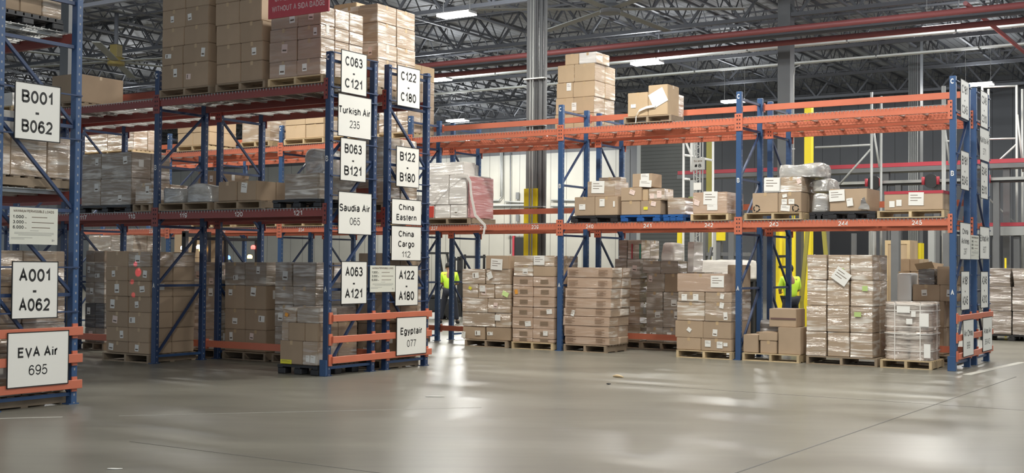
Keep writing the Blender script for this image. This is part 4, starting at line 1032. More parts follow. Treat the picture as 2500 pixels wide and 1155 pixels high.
# ------------------------------------------------------------------ far rack, B level
YBF = 20.47
b0 = stack('white and rose load trailing a loose strap',
      [(500, [1020, 1060, 1098, 1138], {'m': ['wrapw', 'wrapw', 'wrapw'], 'lab': 0.2}), (428, [1040, 1095, 1138], {'m': ['wrapw', 'wrapw']}), (396, [1040, 1132], {'m': 'wrapw', 'depth': 0.45, 'ny': 1, 'bulge': .015})],
      Y=YBF, depth=0.95, z=ZB, m='wrapw', ny=2, palpx=(1040, 1146), pal='greywood', bulge=0.006)
rp = MB()
x1_, z1_ = xz(1140, 430, YBF)
xr_ = max(t_[1][1] for t_ in b0)
o = carton(xr_ + .006, xr_ + .07, YBF + .04, YBF + .93, ZB + .146, on_y(1140, 430, YBF).z, 'wrapr', 'rose film-wrapped carton end on the white and rose load', None, lab=0, tape=False, bulge=.01)
blob('silver_bundle', 'round silver foil bundle on top of the white and rose load', 'bundle', *[v for v in (xz(1108, 425, YBF + .5)[0], xz(1150, 425, YBF + .5)[0])], YBF + 0.5, YBF + 0.85, b0[-2][3] + 0.003, xz(1120, 402, YBF + .5)[1], 'bag', 2, 0.03)
MB().box(-0.09, 0.09, -0.002, 0.002, -0.12, 0.12).build('red_panel', 'red', b0[0][0], loc=(0.12, -0.24, 0.135))
pp = [on_y(px, py, YBF - 0.03) for px, py in ((1056, 490), (1070, 470), (1095, 445), (1118, 428), (1140, 428), (1148, 445), (1150, 475), (1156, 505), (1160, 525), (1172, 538), (1184, 550), (1180, 575))]
tag(MB().ribbon(pp, (0.05, 0, 0.03), 0.006).build('loose_strap', 'strap'), 'loose white strap looping over the load and hanging past the beam', 'strap')
pp = [on_y(px, py, YBF - 0.06) for px, py in ((1096, 545), (1092, 560), (1091, 580))]
b1 = stack('carton pair on black pallet above 240',
      [(480, [1402, 1452, 1508], {'ny': 2}), (442, [1430, 1497], {'m': 'wrap', 'ny': 1, 'depth': 0.6, 'back': 0.05})], Y=YBF, depth=0.85, z=ZB, m='kraft', lab=0, palpx=(1394, 1508), pal='blackplastic')
paper(b1, YBF, 1441, 442, 1472, 471, 0.03); paper(b1, YBF, 1414, 499, 1429, 512, lines=1); paper(b1, YBF, 1464, 486, 1476, 504, lines=1); paper(b1, YBF, 1497, 491, 1501, 505, lines=0)
box_at(1462, 1515, 432, b1[0][3] + 0.003, YBF + 0.66, 0.25, 'filmed brown carton behind the papered one above 240', 'wrap', lab=0)
b2 = stack('tallest box group on the blue pallet above 241',
      [(490, [1516, 1563, 1612], {'m': 'kraft'}), (457, [1516, 1566], {'zb': None, 'ny': 1, 'depth': 0.5})][:1], Y=YBF, depth=0.9, z=ZB, m='kraft', lab=0, palpx=(1516, 1612), pal='blueplastic')
zt = b2[0][3]
e1 = box_at(1516, 1566, 457, zt + 0.002, YBF + 0.005, 0.45, 'plain brown box in second layer at outer side above 241', lab=0)
e2 = box_at(1584, 1622, 460, zt + 0.002, YBF + 0.02, 0.4, 'small filmed box with pink label in second layer above 241', 'wrap', lab=0)
e3 = box_at(1569, 1583, 461, zt + 0.002, YBF + 0.05, 0.25, 'narrow brown box squeezed in second layer above 241', 'pale', lab=0)
e4 = box_at(1544, 1592, 423, max(e1[3], e2[3]) + 0.002, YBF + 0.03, 0.42, 'topmost brown box with white papers above 241', lab=0)
e5 = box_at(1628, 1672, 482, ZB + 0.145, YBF + 0.15, 0.65, 'low filmed box beside the tallest group above 241', 'wrap', lab=0, bulge=0.012)
L_ = b2 + [e1, e2, e3, e4, e5]
paper(L_, YBF, 1537, 464, 1550, 475, 0.35, 'paperp', lines=1); paper(L_, YBF, 1589, 492, 1601, 503, 0.2, 'paperp', lines=1); paper(L_, YBF, 1571, 505, 1581, 512, 0, 'papery', lines=0)
paper(L_, YBF, 1563, 424, 1583, 440, 0, lines=2); paper(L_, YBF, 1560, 440, 1589, 456, 0.08, lines=2); paper(L_, YBF, 1603, 466, 1614, 483, 0, 'paperp', lines=1); paper(L_, YBF, 1586, 473, 1596, 485, 0, 'paperp', lines=1)
block_pallet(xz(1620, 525, YBF)[0], xz(1668, 525, YBF)[0], YBF - 0.02, YBF + 0.92, ZB + 0.016, 'second blue plastic pallet under the low filmed box above 241', 'blueplastic', 0.124)
b3 = stack('single square carton with large papers above 242', [(469, [1690, 1774])], Y=YBF, depth=0.8, z=ZB, m='pink', ny=1, lab=0, palpx=(1687, 1779))
paper(b3, YBF, 1717, 468, 1751, 499, 0.02); paper(b3, YBF, 1726, 500, 1751, 513, lines=1); paper(b3, YBF, 1694, 489, 1707, 501, 0.3, 'paperp', lines=1)
box_at(1680, 1690, 480, ZB + 0.02, R2 + 0.1, 0.2, 'lime green carton edge between the loads above 242', mat('lime_carton', (0.62, 0.80, 0.35), 0.6), lab=0)
b4 = stack('brown cartons with recycling marks above 243',
      [(470, [1836, 1899, 1956], {'ny': 2}), (433, [1864, 1905, 1958], {'m': ['wrapw', 'wrap'], 'ny': 2})], Y=YBF, depth=0.75, z=ZB, m='kraft', lab=0, palpx=(1818, 1958))
paper(b4, YBF, 1866, 434, 1903, 466, 0.03); paper(b4, YBF, 1908, 486, 1921, 499, lines=2); paper(b4, YBF, 1925, 486, 1939, 498, lines=2); paper(b4, YBF, 1906, 501, 1928, 515, 0.1, lines=2); paper(b4, YBF, 1910, 474, 1921, 482, -0.15, lines=1); paper(b4, YBF, 1945, 436, 1955, 448, -0.4, 'paperp', lines=1)
def recycle_mark(k, bx, px, py, Y, r=0.055):
    p = thing_part('x', k, on_y(px, py, Y)); q = MB()
    for i in range(3):
        a = i * 2 * math.pi / 3 + 0.3
        pts = [(r * math.cos(a + t), -0.001, r * math.sin(a + t)) for t in (0, 0.5, 1.0, 1.4)]
        for u, v in zip(pts, pts[1:]): q.bar(u, v, 0.002, 0.016, up=(0, 0, 1)) if False else q.bar(u, v, 0.018, 0.002, up=(0, 1, 0))
        h0 = Vector((r * math.cos(a + 1.75), -0.001, r * math.sin(a + 1.75))); c0 = Vector(pts[-1])
        nn = Vector((math.cos(a + 1.4), 0, math.sin(a + 1.4))) * 0.022
        vs_ = [q.bm.verts.new(c0 + nn), q.bm.verts.new(c0 - nn), q.bm.verts.new(h0)]; q.bm.faces.new(vs_)
    q.build('recycling_mark', 'black', k, loc=(p.x, -(bx[3] - bx[2]) / 2 - 0.003, p.z))
recycle_mark(b4[0][0], b4[0][1], 1847, 509, YBF); recycle_mark(b4[2][0], b4[2][1], 1942, 508, YBF)
zt = b4[-1][3]
xa, _ = xz(1898, 430, YBF + 0.1); xb, z2 = xz(2000, 398, YBF + 0.1)
blob('wrapped_bundle', 'silver-grey filmed bundle lying on top of the cartons above 243', 'bundle', xa, xb, YBF + 0.08, YBF + 0.85, zt + 0.003, z2, 'bag', 12, 0.05)
xa, _ = xz(1980, 480, YBF + 0.25); xb, z2 = xz(2028, 434, YBF + 0.25)
zl = ZB + 0.145
blob('wrapped_bundle', 'lower grey filmed bundle leaning beside the cartons above 243', 'bundle', xa, xb, YBF + 0.2, YBF + 0.85, zl, zl + 0.31, 'bag', 13, 0.04)
blob('wrapped_bundle', 'upper grey filmed bundle leaning beside the cartons above 243', 'bundle', xa, xb, YBF + 0.2, YBF + 0.85, zl + 0.36, z2 - 0.02, 'bag', 14, 0.04)
block_pallet(xa - 0.0, xb + 0.0, YBF + 0.15, YBF + 0.95, ZB + 0.016, 'black plastic pallet under the grey filmed bundles', 'blackplastic', 0.124)
b5 = stack('torn brown carton with white papers above 244', [(460, [2023, 2118])], Y=YBF, depth=0.75, z=ZB, m='kraft', ny=1, lab=0, palpx=(2022, 2138), pal='blackplastic', bulge=0.01)
paper(b5, YBF, 2024, 464, 2062, 491, -0.05); paper(b5, YBF, 2067, 484, 2082, 503, -0.12, lines=1)
p_ = thing_part('x', b5[0][0], on_y(2108, 498, YBF))
q = MB(); pts = [(-0.09, 0), (-0.05, 0.06), (-0.03, 0.16), (0.02, 0.2), (0.05, 0.1), (0.1, 0.05), (0.11, -0.02)]
vv = [q.bm.verts.new((x_, 0, z_ - 0.08)) for x_, z_ in pts]; ff = q.bm.faces.new(vv)
r_ = bmesh.ops.extrude_face_region(q.bm, geom=[ff]); bmesh.ops.translate(q.bm, verts=[v for v in r_['geom'] if isinstance(v, bmesh.types.BMVert)], vec=(0, 0.004, 0))
q.build('torn_hole', 'wrapd', b5[0][0], loc=(p_.x, p_.y - 0.014, p_.z))
b6 = stack('long red-topped carton above 245', [(466, [2158, 2302])], Y=YBF, depth=0.8, z=ZB, m='kraft', ny=1, lab=0, palpx=(2142, 2306), tape=False)
k, bx, z0, z1 = b6[0]
MB().box(-(bx[1] - bx[0]) / 2 - 0.004, (bx[1] - bx[0]) / 2 + 0.004, -(bx[3] - bx[2]) / 2 - 0.004, (bx[3] - bx[2]) / 2 + 0.004, z1 - z0 - 0.045, z1 - z0 + 0.004).build('red_lid', 'beltred', k)
paper(b6, YBF, 2218, 470, 2255, 501, 0.02); paper(b6, YBF, 2171, 491, 2184, 506, lines=0); paper(b6, YBF, 2188, 488, 2201, 503, lines=0)

# ------------------------------------------------------------------ far rack, C level
c1_ = stack('tall half-filmed stack beyond the top beam',
      [(278, [1354, 1400, 1450], {'m': ['pale', 'pale'], 'lab': 0}), (238, [1356, 1400, 1450], {'m': ['pale', 'pale'], 'lab': 0}), (200, [1358, 1399, 1452], {'m': ['pale', 'pale'], 'lab': 0}), (157, [1361, 1402, 1452], {'m': ['pale', 'pale'], 'lab': 0}), (129, [1379, 1413, 1460], {'m': ['pale', 'wrapw'], 'lab': 0, 'depth': 0.6})],
      Y=R2 + 0.03, depth=0.92, z=ZC, m='wrapg', ny=2, palpx=(1347, 1458))
paper(c1_, R2 + 0.03, 1383, 203, 1394, 221, lines=2); paper(c1_, R2 + 0.03, 1396, 251, 1407, 270, lines=2)
def film_side(load, m='wrap'):
    """the end faces of a stack are wound in film while its fronts stay bare"""
    for k, bx, z0, z1 in load:
        k.data.materials.append(M[m])
        for p in k.data.polygons:
            if p.normal.x > 0.7: p.material_index = 1
film_side(c1_)
c2_ = stack('three cartons with a bright sheet on the top beam', [(226, [1532, 1582], {'ny': 1, 'depth': 0.48})], Y=YBF, depth=0.75, z=ZC, m='pale', lab=0, palpx=(1524, 1640), pal='greywood')
zz = ZC + 0.144
e1 = box_at(1583, 1630, 205, zz, YBF - 0.0, 0.5, 'tall brown carton carrying a bright white sheet on the top beam', 'pale', lab=0)
e2 = box_at(1600, 1648, 228, zz, YBF + 0.52, 0.4, 'filmed brown carton behind the tall one on the top beam', 'wrap', lab=0)
L_ = c2_ + [e1, e2]
paper(L_, YBF, 1588, 222, 1626, 256, -0.45, 'paper', lines=0); paper(L_, YBF, 1540, 255, 1552, 263, lines=1)
pp = [on_y(px, py, YBF - 0.03) for px, py in ((1600, 258), (1578, 262), (1560, 270), (1553, 282), (1552, 300))]
tag(MB().ribbon(pp, (0.02, 0, 0.05), 0.006).build('loose_film_tail', 'strap'), 'white tail of film hanging from the cartons on the top beam', 'film')
stack('tall filmed stack behind the sign reading C122', [(305, [925, 968, 1006]), (262, [925, 968, 1006]), (222, [925, 968, 1004]), (192, [925, 968, 1004]), (155, [930, 972, 1010], {'m': 'pale', 'bulge': 0.0})], Y=YBF + 0.05, depth=0.95, z=ZC, m='wrap', lab=0.1)
stack('pale cartons on the far rack at C234', [(304, [696, 745, 790], {'lab': 0}), (284, [696, 745, 790], {'lab': 0})], Y=YBF, depth=0.9, z=ZC, m='pale')
stack('filmed load on the far rack at C235', [(292, [810, 850, 895])], Y=YBF, depth=0.9, z=ZC, m='wrapg')
stack('filmed load on the far rack at C233', [(290, [590, 630, 658])], Y=YBF, depth=0.8, z=ZC, m='wrap')
stack('brightly lit yellowish cartons on the far rack at C231', [(324, [433, 470, 510], {'lab': 0}), (282, [433, 470, 510], {'lab': 0})], Y=YBF, depth=0.9, z=ZC, m='pale', palpx=(433, 508))
stack('filmed cartons on the far rack at C230', [(318, [205, 262, 326])], Y=YBF, depth=0.9, z=ZC, m='wrap')

# far rack seen beneath the middle rack
for i, (l, r, d) in enumerate(((690, 790, 'B234'), (800, 890, 'B235'), (910, 1000, 'B236'), (575, 680, 'B233'), (470, 565, 'B232'))):
    stack(f'carton load on the far rack at {d}', [(505, [l, (l + r) // 2, r]), (475, [l, (l + r) // 2, r])], Y=YBF, depth=0.9, z=ZB, m=('wrap', 'pale', 'wrapw', 'wrapg', 'kraft')[i])
for i, (l, r, d, tp) in enumerate(((425, 480, 'A231', 552), (215, 325, 'A227', 553), (855, 915, 'A235', 640), (950, 1003, 'A236', 622))):
    h = [tp + (860 - tp) * f for f in (0.75, 0.5, 0.25)] + [tp]
    stack(f'tall floor stack of the far rack at {d}', [(q, [l, (l + r) // 2, r]) for q in h], Y=YF, depth=0.9, m=('pale', 'wrapg', 'kraft', 'wrap')[i], lab=0.9 if i == 0 else .4, pal='greywood')
# ------------------------------------------------------------------ middle rack, floor level
YMF = YM - 0.04
m1 = stack('tall labelled stack marked by red scanner light',
      [(835, [257, 312, 366], {'lab': 1}), (800, [257, 312, 366], {'lab': .6}), (762, [257, 312, 366], {'lab': 1}), (724, [257, 312, 366], {'lab': .8}), (686, [257, 312, 366], {'lab': 1}), (651, [257, 312, 366], {'lab': .6}), (614, [258, 312, 367], {'m': ['kraft', 'wrap'], 'lab': .5})],
      Y=YMF, depth=0.98, m='kraft', ny=2, palpx=(252, 366), pal='greywood')
m2 = stack('dim tall stack behind the low orange beam',
      [(805, [543, 597, 649], {'lab': 1}), (755, [543, 597, 649], {'lab': .6}), (697, [543, 597, 649], {'lab': .6}), (640, [543, 597, 649], {'m': 'wrapg', 'lab': 1})], Y=M2 + 0.05, depth=0.9, m='kraft', pal='greywood')
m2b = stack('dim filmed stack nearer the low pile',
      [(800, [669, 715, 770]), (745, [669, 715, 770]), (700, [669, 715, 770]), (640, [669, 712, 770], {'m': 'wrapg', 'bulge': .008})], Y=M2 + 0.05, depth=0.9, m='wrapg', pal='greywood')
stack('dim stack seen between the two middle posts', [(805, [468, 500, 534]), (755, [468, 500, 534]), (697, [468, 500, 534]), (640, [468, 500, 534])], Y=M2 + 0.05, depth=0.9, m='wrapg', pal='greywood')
m3 = stack('low filmed pile with a yellow label',
      [(833, [682, 738, 776], {'m': ['kraft', 'wrap']}), (788, [686, 704, 744, 777], {'m': ['wrap', 'kraft', 'kraft']}), (752, [687, 722, 777], {'m': ['wrap', 'wrapg'], 'bulge': .012})],
      Y=YMF, depth=0.9, m='wrap', lab=0, pal='blackplastic')
paper(m3, YMF, 684, 877, 711, 889, 0, 'papery', lines=2); paper(m3, YMF, 695, 764, 702, 773, 0.3, 'papero', lines=0); paper(m3, YMF, 758, 868, 770, 887, .1, lines=1); paper(m3, YMF, 747, 868, 756, 884, 0, lines=1)
m4 = stack('plain end stack of the middle rack',
      [(790, [872, 905, 934], {'lab': .5}), (720, [872, 905, 934]), (660, [872, 905, 934], {'m': 'pale'}), (618, [874, 905, 934], {'m': 'kraft'})], Y=M2 + 0.03, depth=0.92, m='kraft', lab=.2, pal='greywood')
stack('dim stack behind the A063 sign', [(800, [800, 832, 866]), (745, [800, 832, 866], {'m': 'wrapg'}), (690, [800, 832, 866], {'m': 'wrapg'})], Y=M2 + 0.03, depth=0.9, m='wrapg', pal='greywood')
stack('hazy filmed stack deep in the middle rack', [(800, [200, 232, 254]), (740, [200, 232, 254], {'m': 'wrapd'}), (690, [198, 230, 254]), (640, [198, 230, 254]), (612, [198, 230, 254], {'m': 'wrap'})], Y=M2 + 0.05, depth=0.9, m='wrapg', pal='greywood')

# ------------------------------------------------------------------ middle rack, B level
stack('tall grey cartons on the middle rack B level',
      [(437, [198, 245, 320], {'lab': .7}), (374, [199, 246, 320], {'lab': .9})], Y=YMF + 0.1, depth=0.85, z=ZB, m='wrapg', pal='blackplastic', tape=False)
stack('squat labelled cartons in front of the grey post', [(447, [328, 372], {'lab': 1})], Y=YMF, depth=0.8, z=ZB, m='wrap', pal='greywood')
x, zz = xz(392, 490, YMF); x2, z2 = xz(512, 455, YMF)
pallet(x - .02, x2 + .02, YMF - .02, YMF + .9, ZB + 0.016, 'weathered wooden pallet under the silver filmed bundles', 'greywood', 0.124)
xm = (x + x2) / 2 - 0.06
blob('wrapped_bundle', 'flat silver filmed bundle beside the middle rack post', 'bundle', x, xm - .03, YMF, YMF + .8, ZB + .145, z2 + 0.0, 'bag', 21, 0.03)
blob('wrapped_bundle', 'rounded silver filmed bundle next to the brown carton pair', 'bundle', xm + .03, x2, YMF, YMF + .8, ZB + .145, z2 + 0.03, 'bag', 22, 0.04)
stack('small box pile on the middle rack rear row', [(455, [480, 530], {'m': 'wrap'}), (418, [482, 528], {'m': 'kraft'})], Y=M2 + .03, depth=.8, z=ZB, ny=1, m='wrap', pal='greywood')
mb4 = stack('brown carton pair above number 120', [(442, [532, 577, 624], {'lab': 0})], Y=YMF, depth=0.9, z=ZB, m='kraft', palpx=(525, 640), ny=2, pal='greywood')
paper(mb4, YMF, 588, 446, 602, 470, .1, lines=2)
mb5 = stack('wide grey carton above number 121', [(423, [693, 775], {'lab': 0})], Y=YMF, depth=0.9, z=ZB, m='wrapg', palpx=(668, 785), ny=1, pal='blackplastic', tape=False)
x, zz = xz(735, 440, M2 + .1); x2, z2 = xz(785, 362, M2 + .1)
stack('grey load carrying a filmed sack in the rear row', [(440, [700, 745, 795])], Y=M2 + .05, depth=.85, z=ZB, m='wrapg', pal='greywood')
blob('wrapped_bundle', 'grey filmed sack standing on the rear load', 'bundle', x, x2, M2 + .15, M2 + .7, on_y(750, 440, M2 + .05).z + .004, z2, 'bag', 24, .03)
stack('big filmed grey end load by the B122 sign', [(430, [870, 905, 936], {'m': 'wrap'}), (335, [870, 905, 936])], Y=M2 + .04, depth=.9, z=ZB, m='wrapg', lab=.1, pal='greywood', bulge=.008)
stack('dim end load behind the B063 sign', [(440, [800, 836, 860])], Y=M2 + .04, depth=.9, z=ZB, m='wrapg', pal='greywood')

# ------------------------------------------------------------------ middle rack, C level
mc1 = stack('dim column of cartons nearest the grey post',
      [(155, [391, 446, 508], {'lab': .8}), (110, [391, 446, 508], {'lab': .8}), (65, [393, 449, 509], {'lab': .2}), (20, [395, 452, 509], {'lab': .8}), (-30, [396, 452, 510])], Y=YMF, depth=0.95, z=ZC, m='kraft', palpx=(391, 515), pal='greywood')
mc2 = stack('dim column of cartons left of the red sign'.replace('left of', 'beside'),
      [(152, [527, 586, 640], {'lab': .0}), (106, [527, 586, 640], {'lab': .5}), (56, [526, 585, 640], {'lab': 0}), (2, [525, 584, 638], {'lab': .6}), (-45, [525, 584, 638])], Y=YMF, depth=0.95, z=ZC, m='kraft', palpx=(528, 648), pal='greywood')
mc3 = stack('filmed load under the red sign',
      [(147, [656, 724, 781], {'lab': .8}), (98, [656, 724, 781], {'lab': .8}), (66, [658, 725, 782], {'lab': .6}), (20, [660, 726, 782], {'lab': .6})], Y=YMF, depth=1.0, z=ZC, m='pink', palpx=(656, 790), ny=3, pal='pine')
film_side(mc3)
mc4 = stack('tall filmed load behind the C122 sign',
      [(147, [830, 878, 922]), (108, [830, 878, 922]), (58, [828, 876, 921]), (14, [826, 875, 921], {'m': 'wrap'})], Y=M2 + .03, depth=1.0, z=ZC, m='wrap', ny=2, lab=.2, pal='greywood')
box_at(815, 870, 11 - 6, mc4[-1][3] + .003, M2 + .1, .5, 'low pale carton lying on top of the tall filmed load', 'pale', lab=0)
stack('dim load beside the tall filmed load', [(147, [720, 765, 812]), (100, [720, 765, 812])], Y=M2 + .03, depth=.95, z=ZC, m='wrapg', pal='blueplastic')
stack('single brown carton above the long shadowed beam', [(182, [125, 188], {'lab': 0})], Y=YMF, depth=1.0, z=ZC, m='kraft', ny=1, palpx=(120, 190), pal='greywood', ph=0.10)
stack('white filmed load seen beside the B001 sign', [(228, [-30, 0, 28], {'m': 'wrapw'})], Y=YMF, depth=.9, z=ZC, m='wrapw', ny=1)

# ------------------------------------------------------------------ rack by the camera
XL = XM - 0.10
l1 = stack('three-carton row behind the B001 sign', [(328, [-40, 27, 117, 180], {'lab': .4})], X=XL, depth=0.8, z=ZB, m='wrap', ny=1, pal='greywood', tape=True)
box_o = carton(XL - .75, XL - .1, 8.35, 8.62, l1[0][3] + .003, l1[0][3] + .26, 'wrapw', 'white filmed carton on top of the row behind the B001 sign', None, lab=0, tape=False)
l2 = stack('carton row on the top shelf by the camera', [(-70, [-20, 50, 104, 152], {'lab': .3, 'm': ['kraft', 'kraft', 'wrap']})], X=XL, depth=0.8, z=ZC, m='wrap', ny=1, pal='blackplastic')
l3 = stack('filmed stack behind the A001 sign', [(860, [-40, 55, 160]), (790, [-40, 55, 160]), (700, [-40, 55, 160]), (612, [-45, 57, 160], {'m': 'wrap'})], X=XL, depth=0.85, z=0, m='wrap', ny=1, pal='greywood', lab=.3)

# ------------------------------------------------------------------ floor pallets out to the side
s = stack('silver-filmed dark pallet load beyond the far rack end', [(760, [2395, 2470, 2545]), (700, [2395, 2470, 2545]), (655, [2397, 2470, 2545], {'bulge': .03})], Y=29.9, depth=1.2, m='wrapb', lab=0, pal='blackplastic', tape=False, bulge=.012)
# ------------------------------------------------------------------ people
def limb(b, pts, rad, n=12): b.tube(pts, rad, n)
def skin_body(name, verts, edges, radii, m, parent=None, sub=2):
    me = bpy.data.meshes.new(name); me.from_pydata(verts, edges, [])
    o = mesh_obj(name, me, m, parent)
    md = o.modifiers.new('skin', 'SKIN'); md.use_smooth_shade = True
    sl = me.skin_vertices[0] if me.skin_vertices else None
    if sl is None:
        # the layer is created with the modifier in the interface; make it through bmesh
        bm = bmesh.new(); bm.from_mesh(me); bm.verts.layers.skin.verify(); bm.to_mesh(me); bm.free(); sl = me.skin_vertices[0]
    for i, r in enumerate(radii):
        sl.data[i].radius = r if isinstance(r, tuple) else (r, r)
        sl.data[i].use_root = (i == 0)
    ms = o.modifiers.new('sub', 'SUBSURF'); ms.levels = sub; ms.render_levels = sub
    return o
def person(loc, rotz, label, pose):
    """faces +y before rotation; z up; metres"""
    t = thing('person', label, 'person', loc, rotz)
    P = pose
    J = {'pelvis': (0, 0, .93), 'waist': (0, .0, 1.06), 'chest': (0, .02, 1.27), 'neck': (0, .03, 1.45), 'jaw': (0, .075, 1.53), 'crown': (0, .06, 1.66),
         'shL': (-.19, .02, 1.39), 'elL': (-.235, .06, 1.13), 'wrL': (-.13, .26, 1.09), 'shR': (.19, .02, 1.39), 'elR': (.235, .06, 1.13), 'wrR': (.13, .26, 1.09),
         'hpL': (-.09, 0, .90), 'knL': (-.14, .02, .49), 'anL': (-.17, -.02, .09), 'toL': (-.18, .13, .035), 'hpR': (.09, 0, .90), 'knR': (.14, .02, .49), 'anR': (.17, -.02, .09), 'toR': (.18, .13, .035)}
    J.update(P)
    order = list(J); ix = {k: i for i, k in enumerate(order)}
    ed = [('pelvis', 'waist'), ('waist', 'chest'), ('chest', 'neck'), ('neck', 'jaw'), ('jaw', 'crown'), ('chest', 'shL'), ('shL', 'elL'), ('elL', 'wrL'), ('chest', 'shR'), ('shR', 'elR'), ('elR', 'wrR'),
          ('pelvis', 'hpL'), ('hpL', 'knL'), ('knL', 'anL'), ('anL', 'toL'), ('pelvis', 'hpR'), ('hpR', 'knR'), ('knR', 'anR'), ('anR', 'toR')]
    rad = dict(pelvis=(.145, .105), waist=(.135, .10), chest=(.155, .11), neck=.052, jaw=(.07, .085), crown=(.078, .088), shL=.06, elL=.043, wrL=.03, shR=.06, elR=.043, wrR=.03, hpL=.085, knL=.06, anL=.042, toL=.035, hpR=.085, knR=.06, anR=.042, toR=.035)
    skin_body('body', [J[k] for k in order], [(ix[a], ix[b]) for a, b in ed], [rad[k] for k in order], 'skin', t)
    def sub(name, keys, edges, grow, m):
        ii = {k: i for i, k in enumerate(keys)}
        g = lambda r: tuple(x + grow for x in r) if isinstance(r, tuple) else r + grow
        return skin_body(name, [J[k] for k in keys], [(ii[a], ii[b]) for a, b in edges], [g(rad[k]) for k in keys], m, t)
    sub('hi_vis_shirt', ['pelvis', 'waist', 'chest', 'shL', 'elL', 'shR', 'elR'], [('pelvis', 'waist'), ('waist', 'chest'), ('chest', 'shL'), ('shL', 'elL'), ('chest', 'shR'), ('shR', 'elR')], .022, 'hivis')
    sub('trousers', ['pelvis', 'hpL', 'knL', 'anL', 'hpR', 'knR', 'anR'], [('pelvis', 'hpL'), ('hpL', 'knL'), ('knL', 'anL'), ('pelvis', 'hpR'), ('hpR', 'knR'), ('knR', 'anR')], .024, 'trouser')
    for s in 'LR':
        a, b = Vector(J['an' + s]), Vector(J['to' + s])
        mb = MB().tube([a + Vector((0, -.07, -.045)), a + Vector((0, -.02, -.035)), b + Vector((0, -.02, 0)), b + Vector((0, .045, -.005))], [.035, .052, .05, .025], 10)
        mb.build('shoe', 'shoe', t)
        # a hand: palm, four fingers of unequal length and a thumb from its side
        w = Vector(J['wr' + s]); d = (w - Vector(J['el' + s])).normalized(); sd = Vector((1, 0, 0)) * (1 if s == 'L' else -1); dn = Vector((0, 0, -1))
        hb = MB(); hb.tube([w - d * .01, w + d * .05, w + d * .09], [.024, .036, .03], 8)
        for q, ln in enumerate((.062, .072, .066, .052)):
            a0 = w + d * .085 + sd * (.027 - .018 * q)
            hb.tube([a0, a0 + d * ln * .55 + dn * .008, a0 + d * ln * .85 + dn * .03], [.009, .008, .006], 6)
        a0 = w + d * .03 + sd * .034
        hb.tube([a0, a0 + sd * .02 + d * .025, a0 + sd * .022 + d * .055 + dn * .01], [.011, .009, .007], 6)
        hb.build('hand', 'skin', t)
    cr, jw = Vector(J['crown']), Vector(J['jaw']); up = (cr - jw).normalized(); fw = Vector((0, 1, 0)); fw = (fw - up * fw.dot(up)).normalized(); sx = up.cross(fw)
    hc = jw.lerp(cr, .62)
    def ball(c, r, m, name, lo=-1.0, n=12):
        b = MB(); bmesh.ops.create_uvsphere(b.bm, u_segments=n, v_segments=8, radius=1)
        for v in b.bm.verts:
            e = v.co.copy(); v.co = c + sx * e.x * r[0] + fw * e.y * r[1] + up * max(e.z, lo) * r[2]
        o = b.build(name, m, t)
        for p in o.data.polygons: p.use_smooth = True
        return o
    ball(hc - fw * .018 + up * .02, (.088, .098, .108), 'hair', 'hair', -.35)
    ball(hc + fw * .098 - up * .03, (.013, .02, .026), 'skin', 'nose', n=8)
    for e in (-1, 1):
        ball(hc + sx * .083 * e - up * .025 - fw * .01, (.012, .022, .032), 'skin', 'ear', n=8)
        ball(hc + sx * .032 * e + fw * .088, (.013, .008, .009), 'white', 'eye', n=8)
    ball(hc + fw * .088 - up * .075, (.026, .008, .007), mat('lip', (.25, .09, .07), .5), 'mouth', n=8)
    return t
pp = on_z(1096, 790, 0)
face_away = math.atan2(-pp.x, pp.y) if False else math.atan2(0.5377, 0.8428)
person((pp.x, pp.y, 0), face_away, 'worker in lime hi-vis shirt seen from behind, head bowed behind a blue post',
       {'jaw': (-.03, .10, 1.52), 'crown': (-.04, .12, 1.63), 'knL': (-.17, .03, .49), 'anL': (-.235, -.03, .09), 'toL': (-.25, .12, .035), 'knR': (.17, .0, .49), 'anR': (.235, -.05, .09), 'toR': (.25, .10, .035)})
p2_ = on_y(1930, 700, 27.0)
person((p2_.x, 27.0, -0.0), face_away + .25, 'worker in a hi-vis shirt mostly hidden behind a blue post near a yellow column', {})

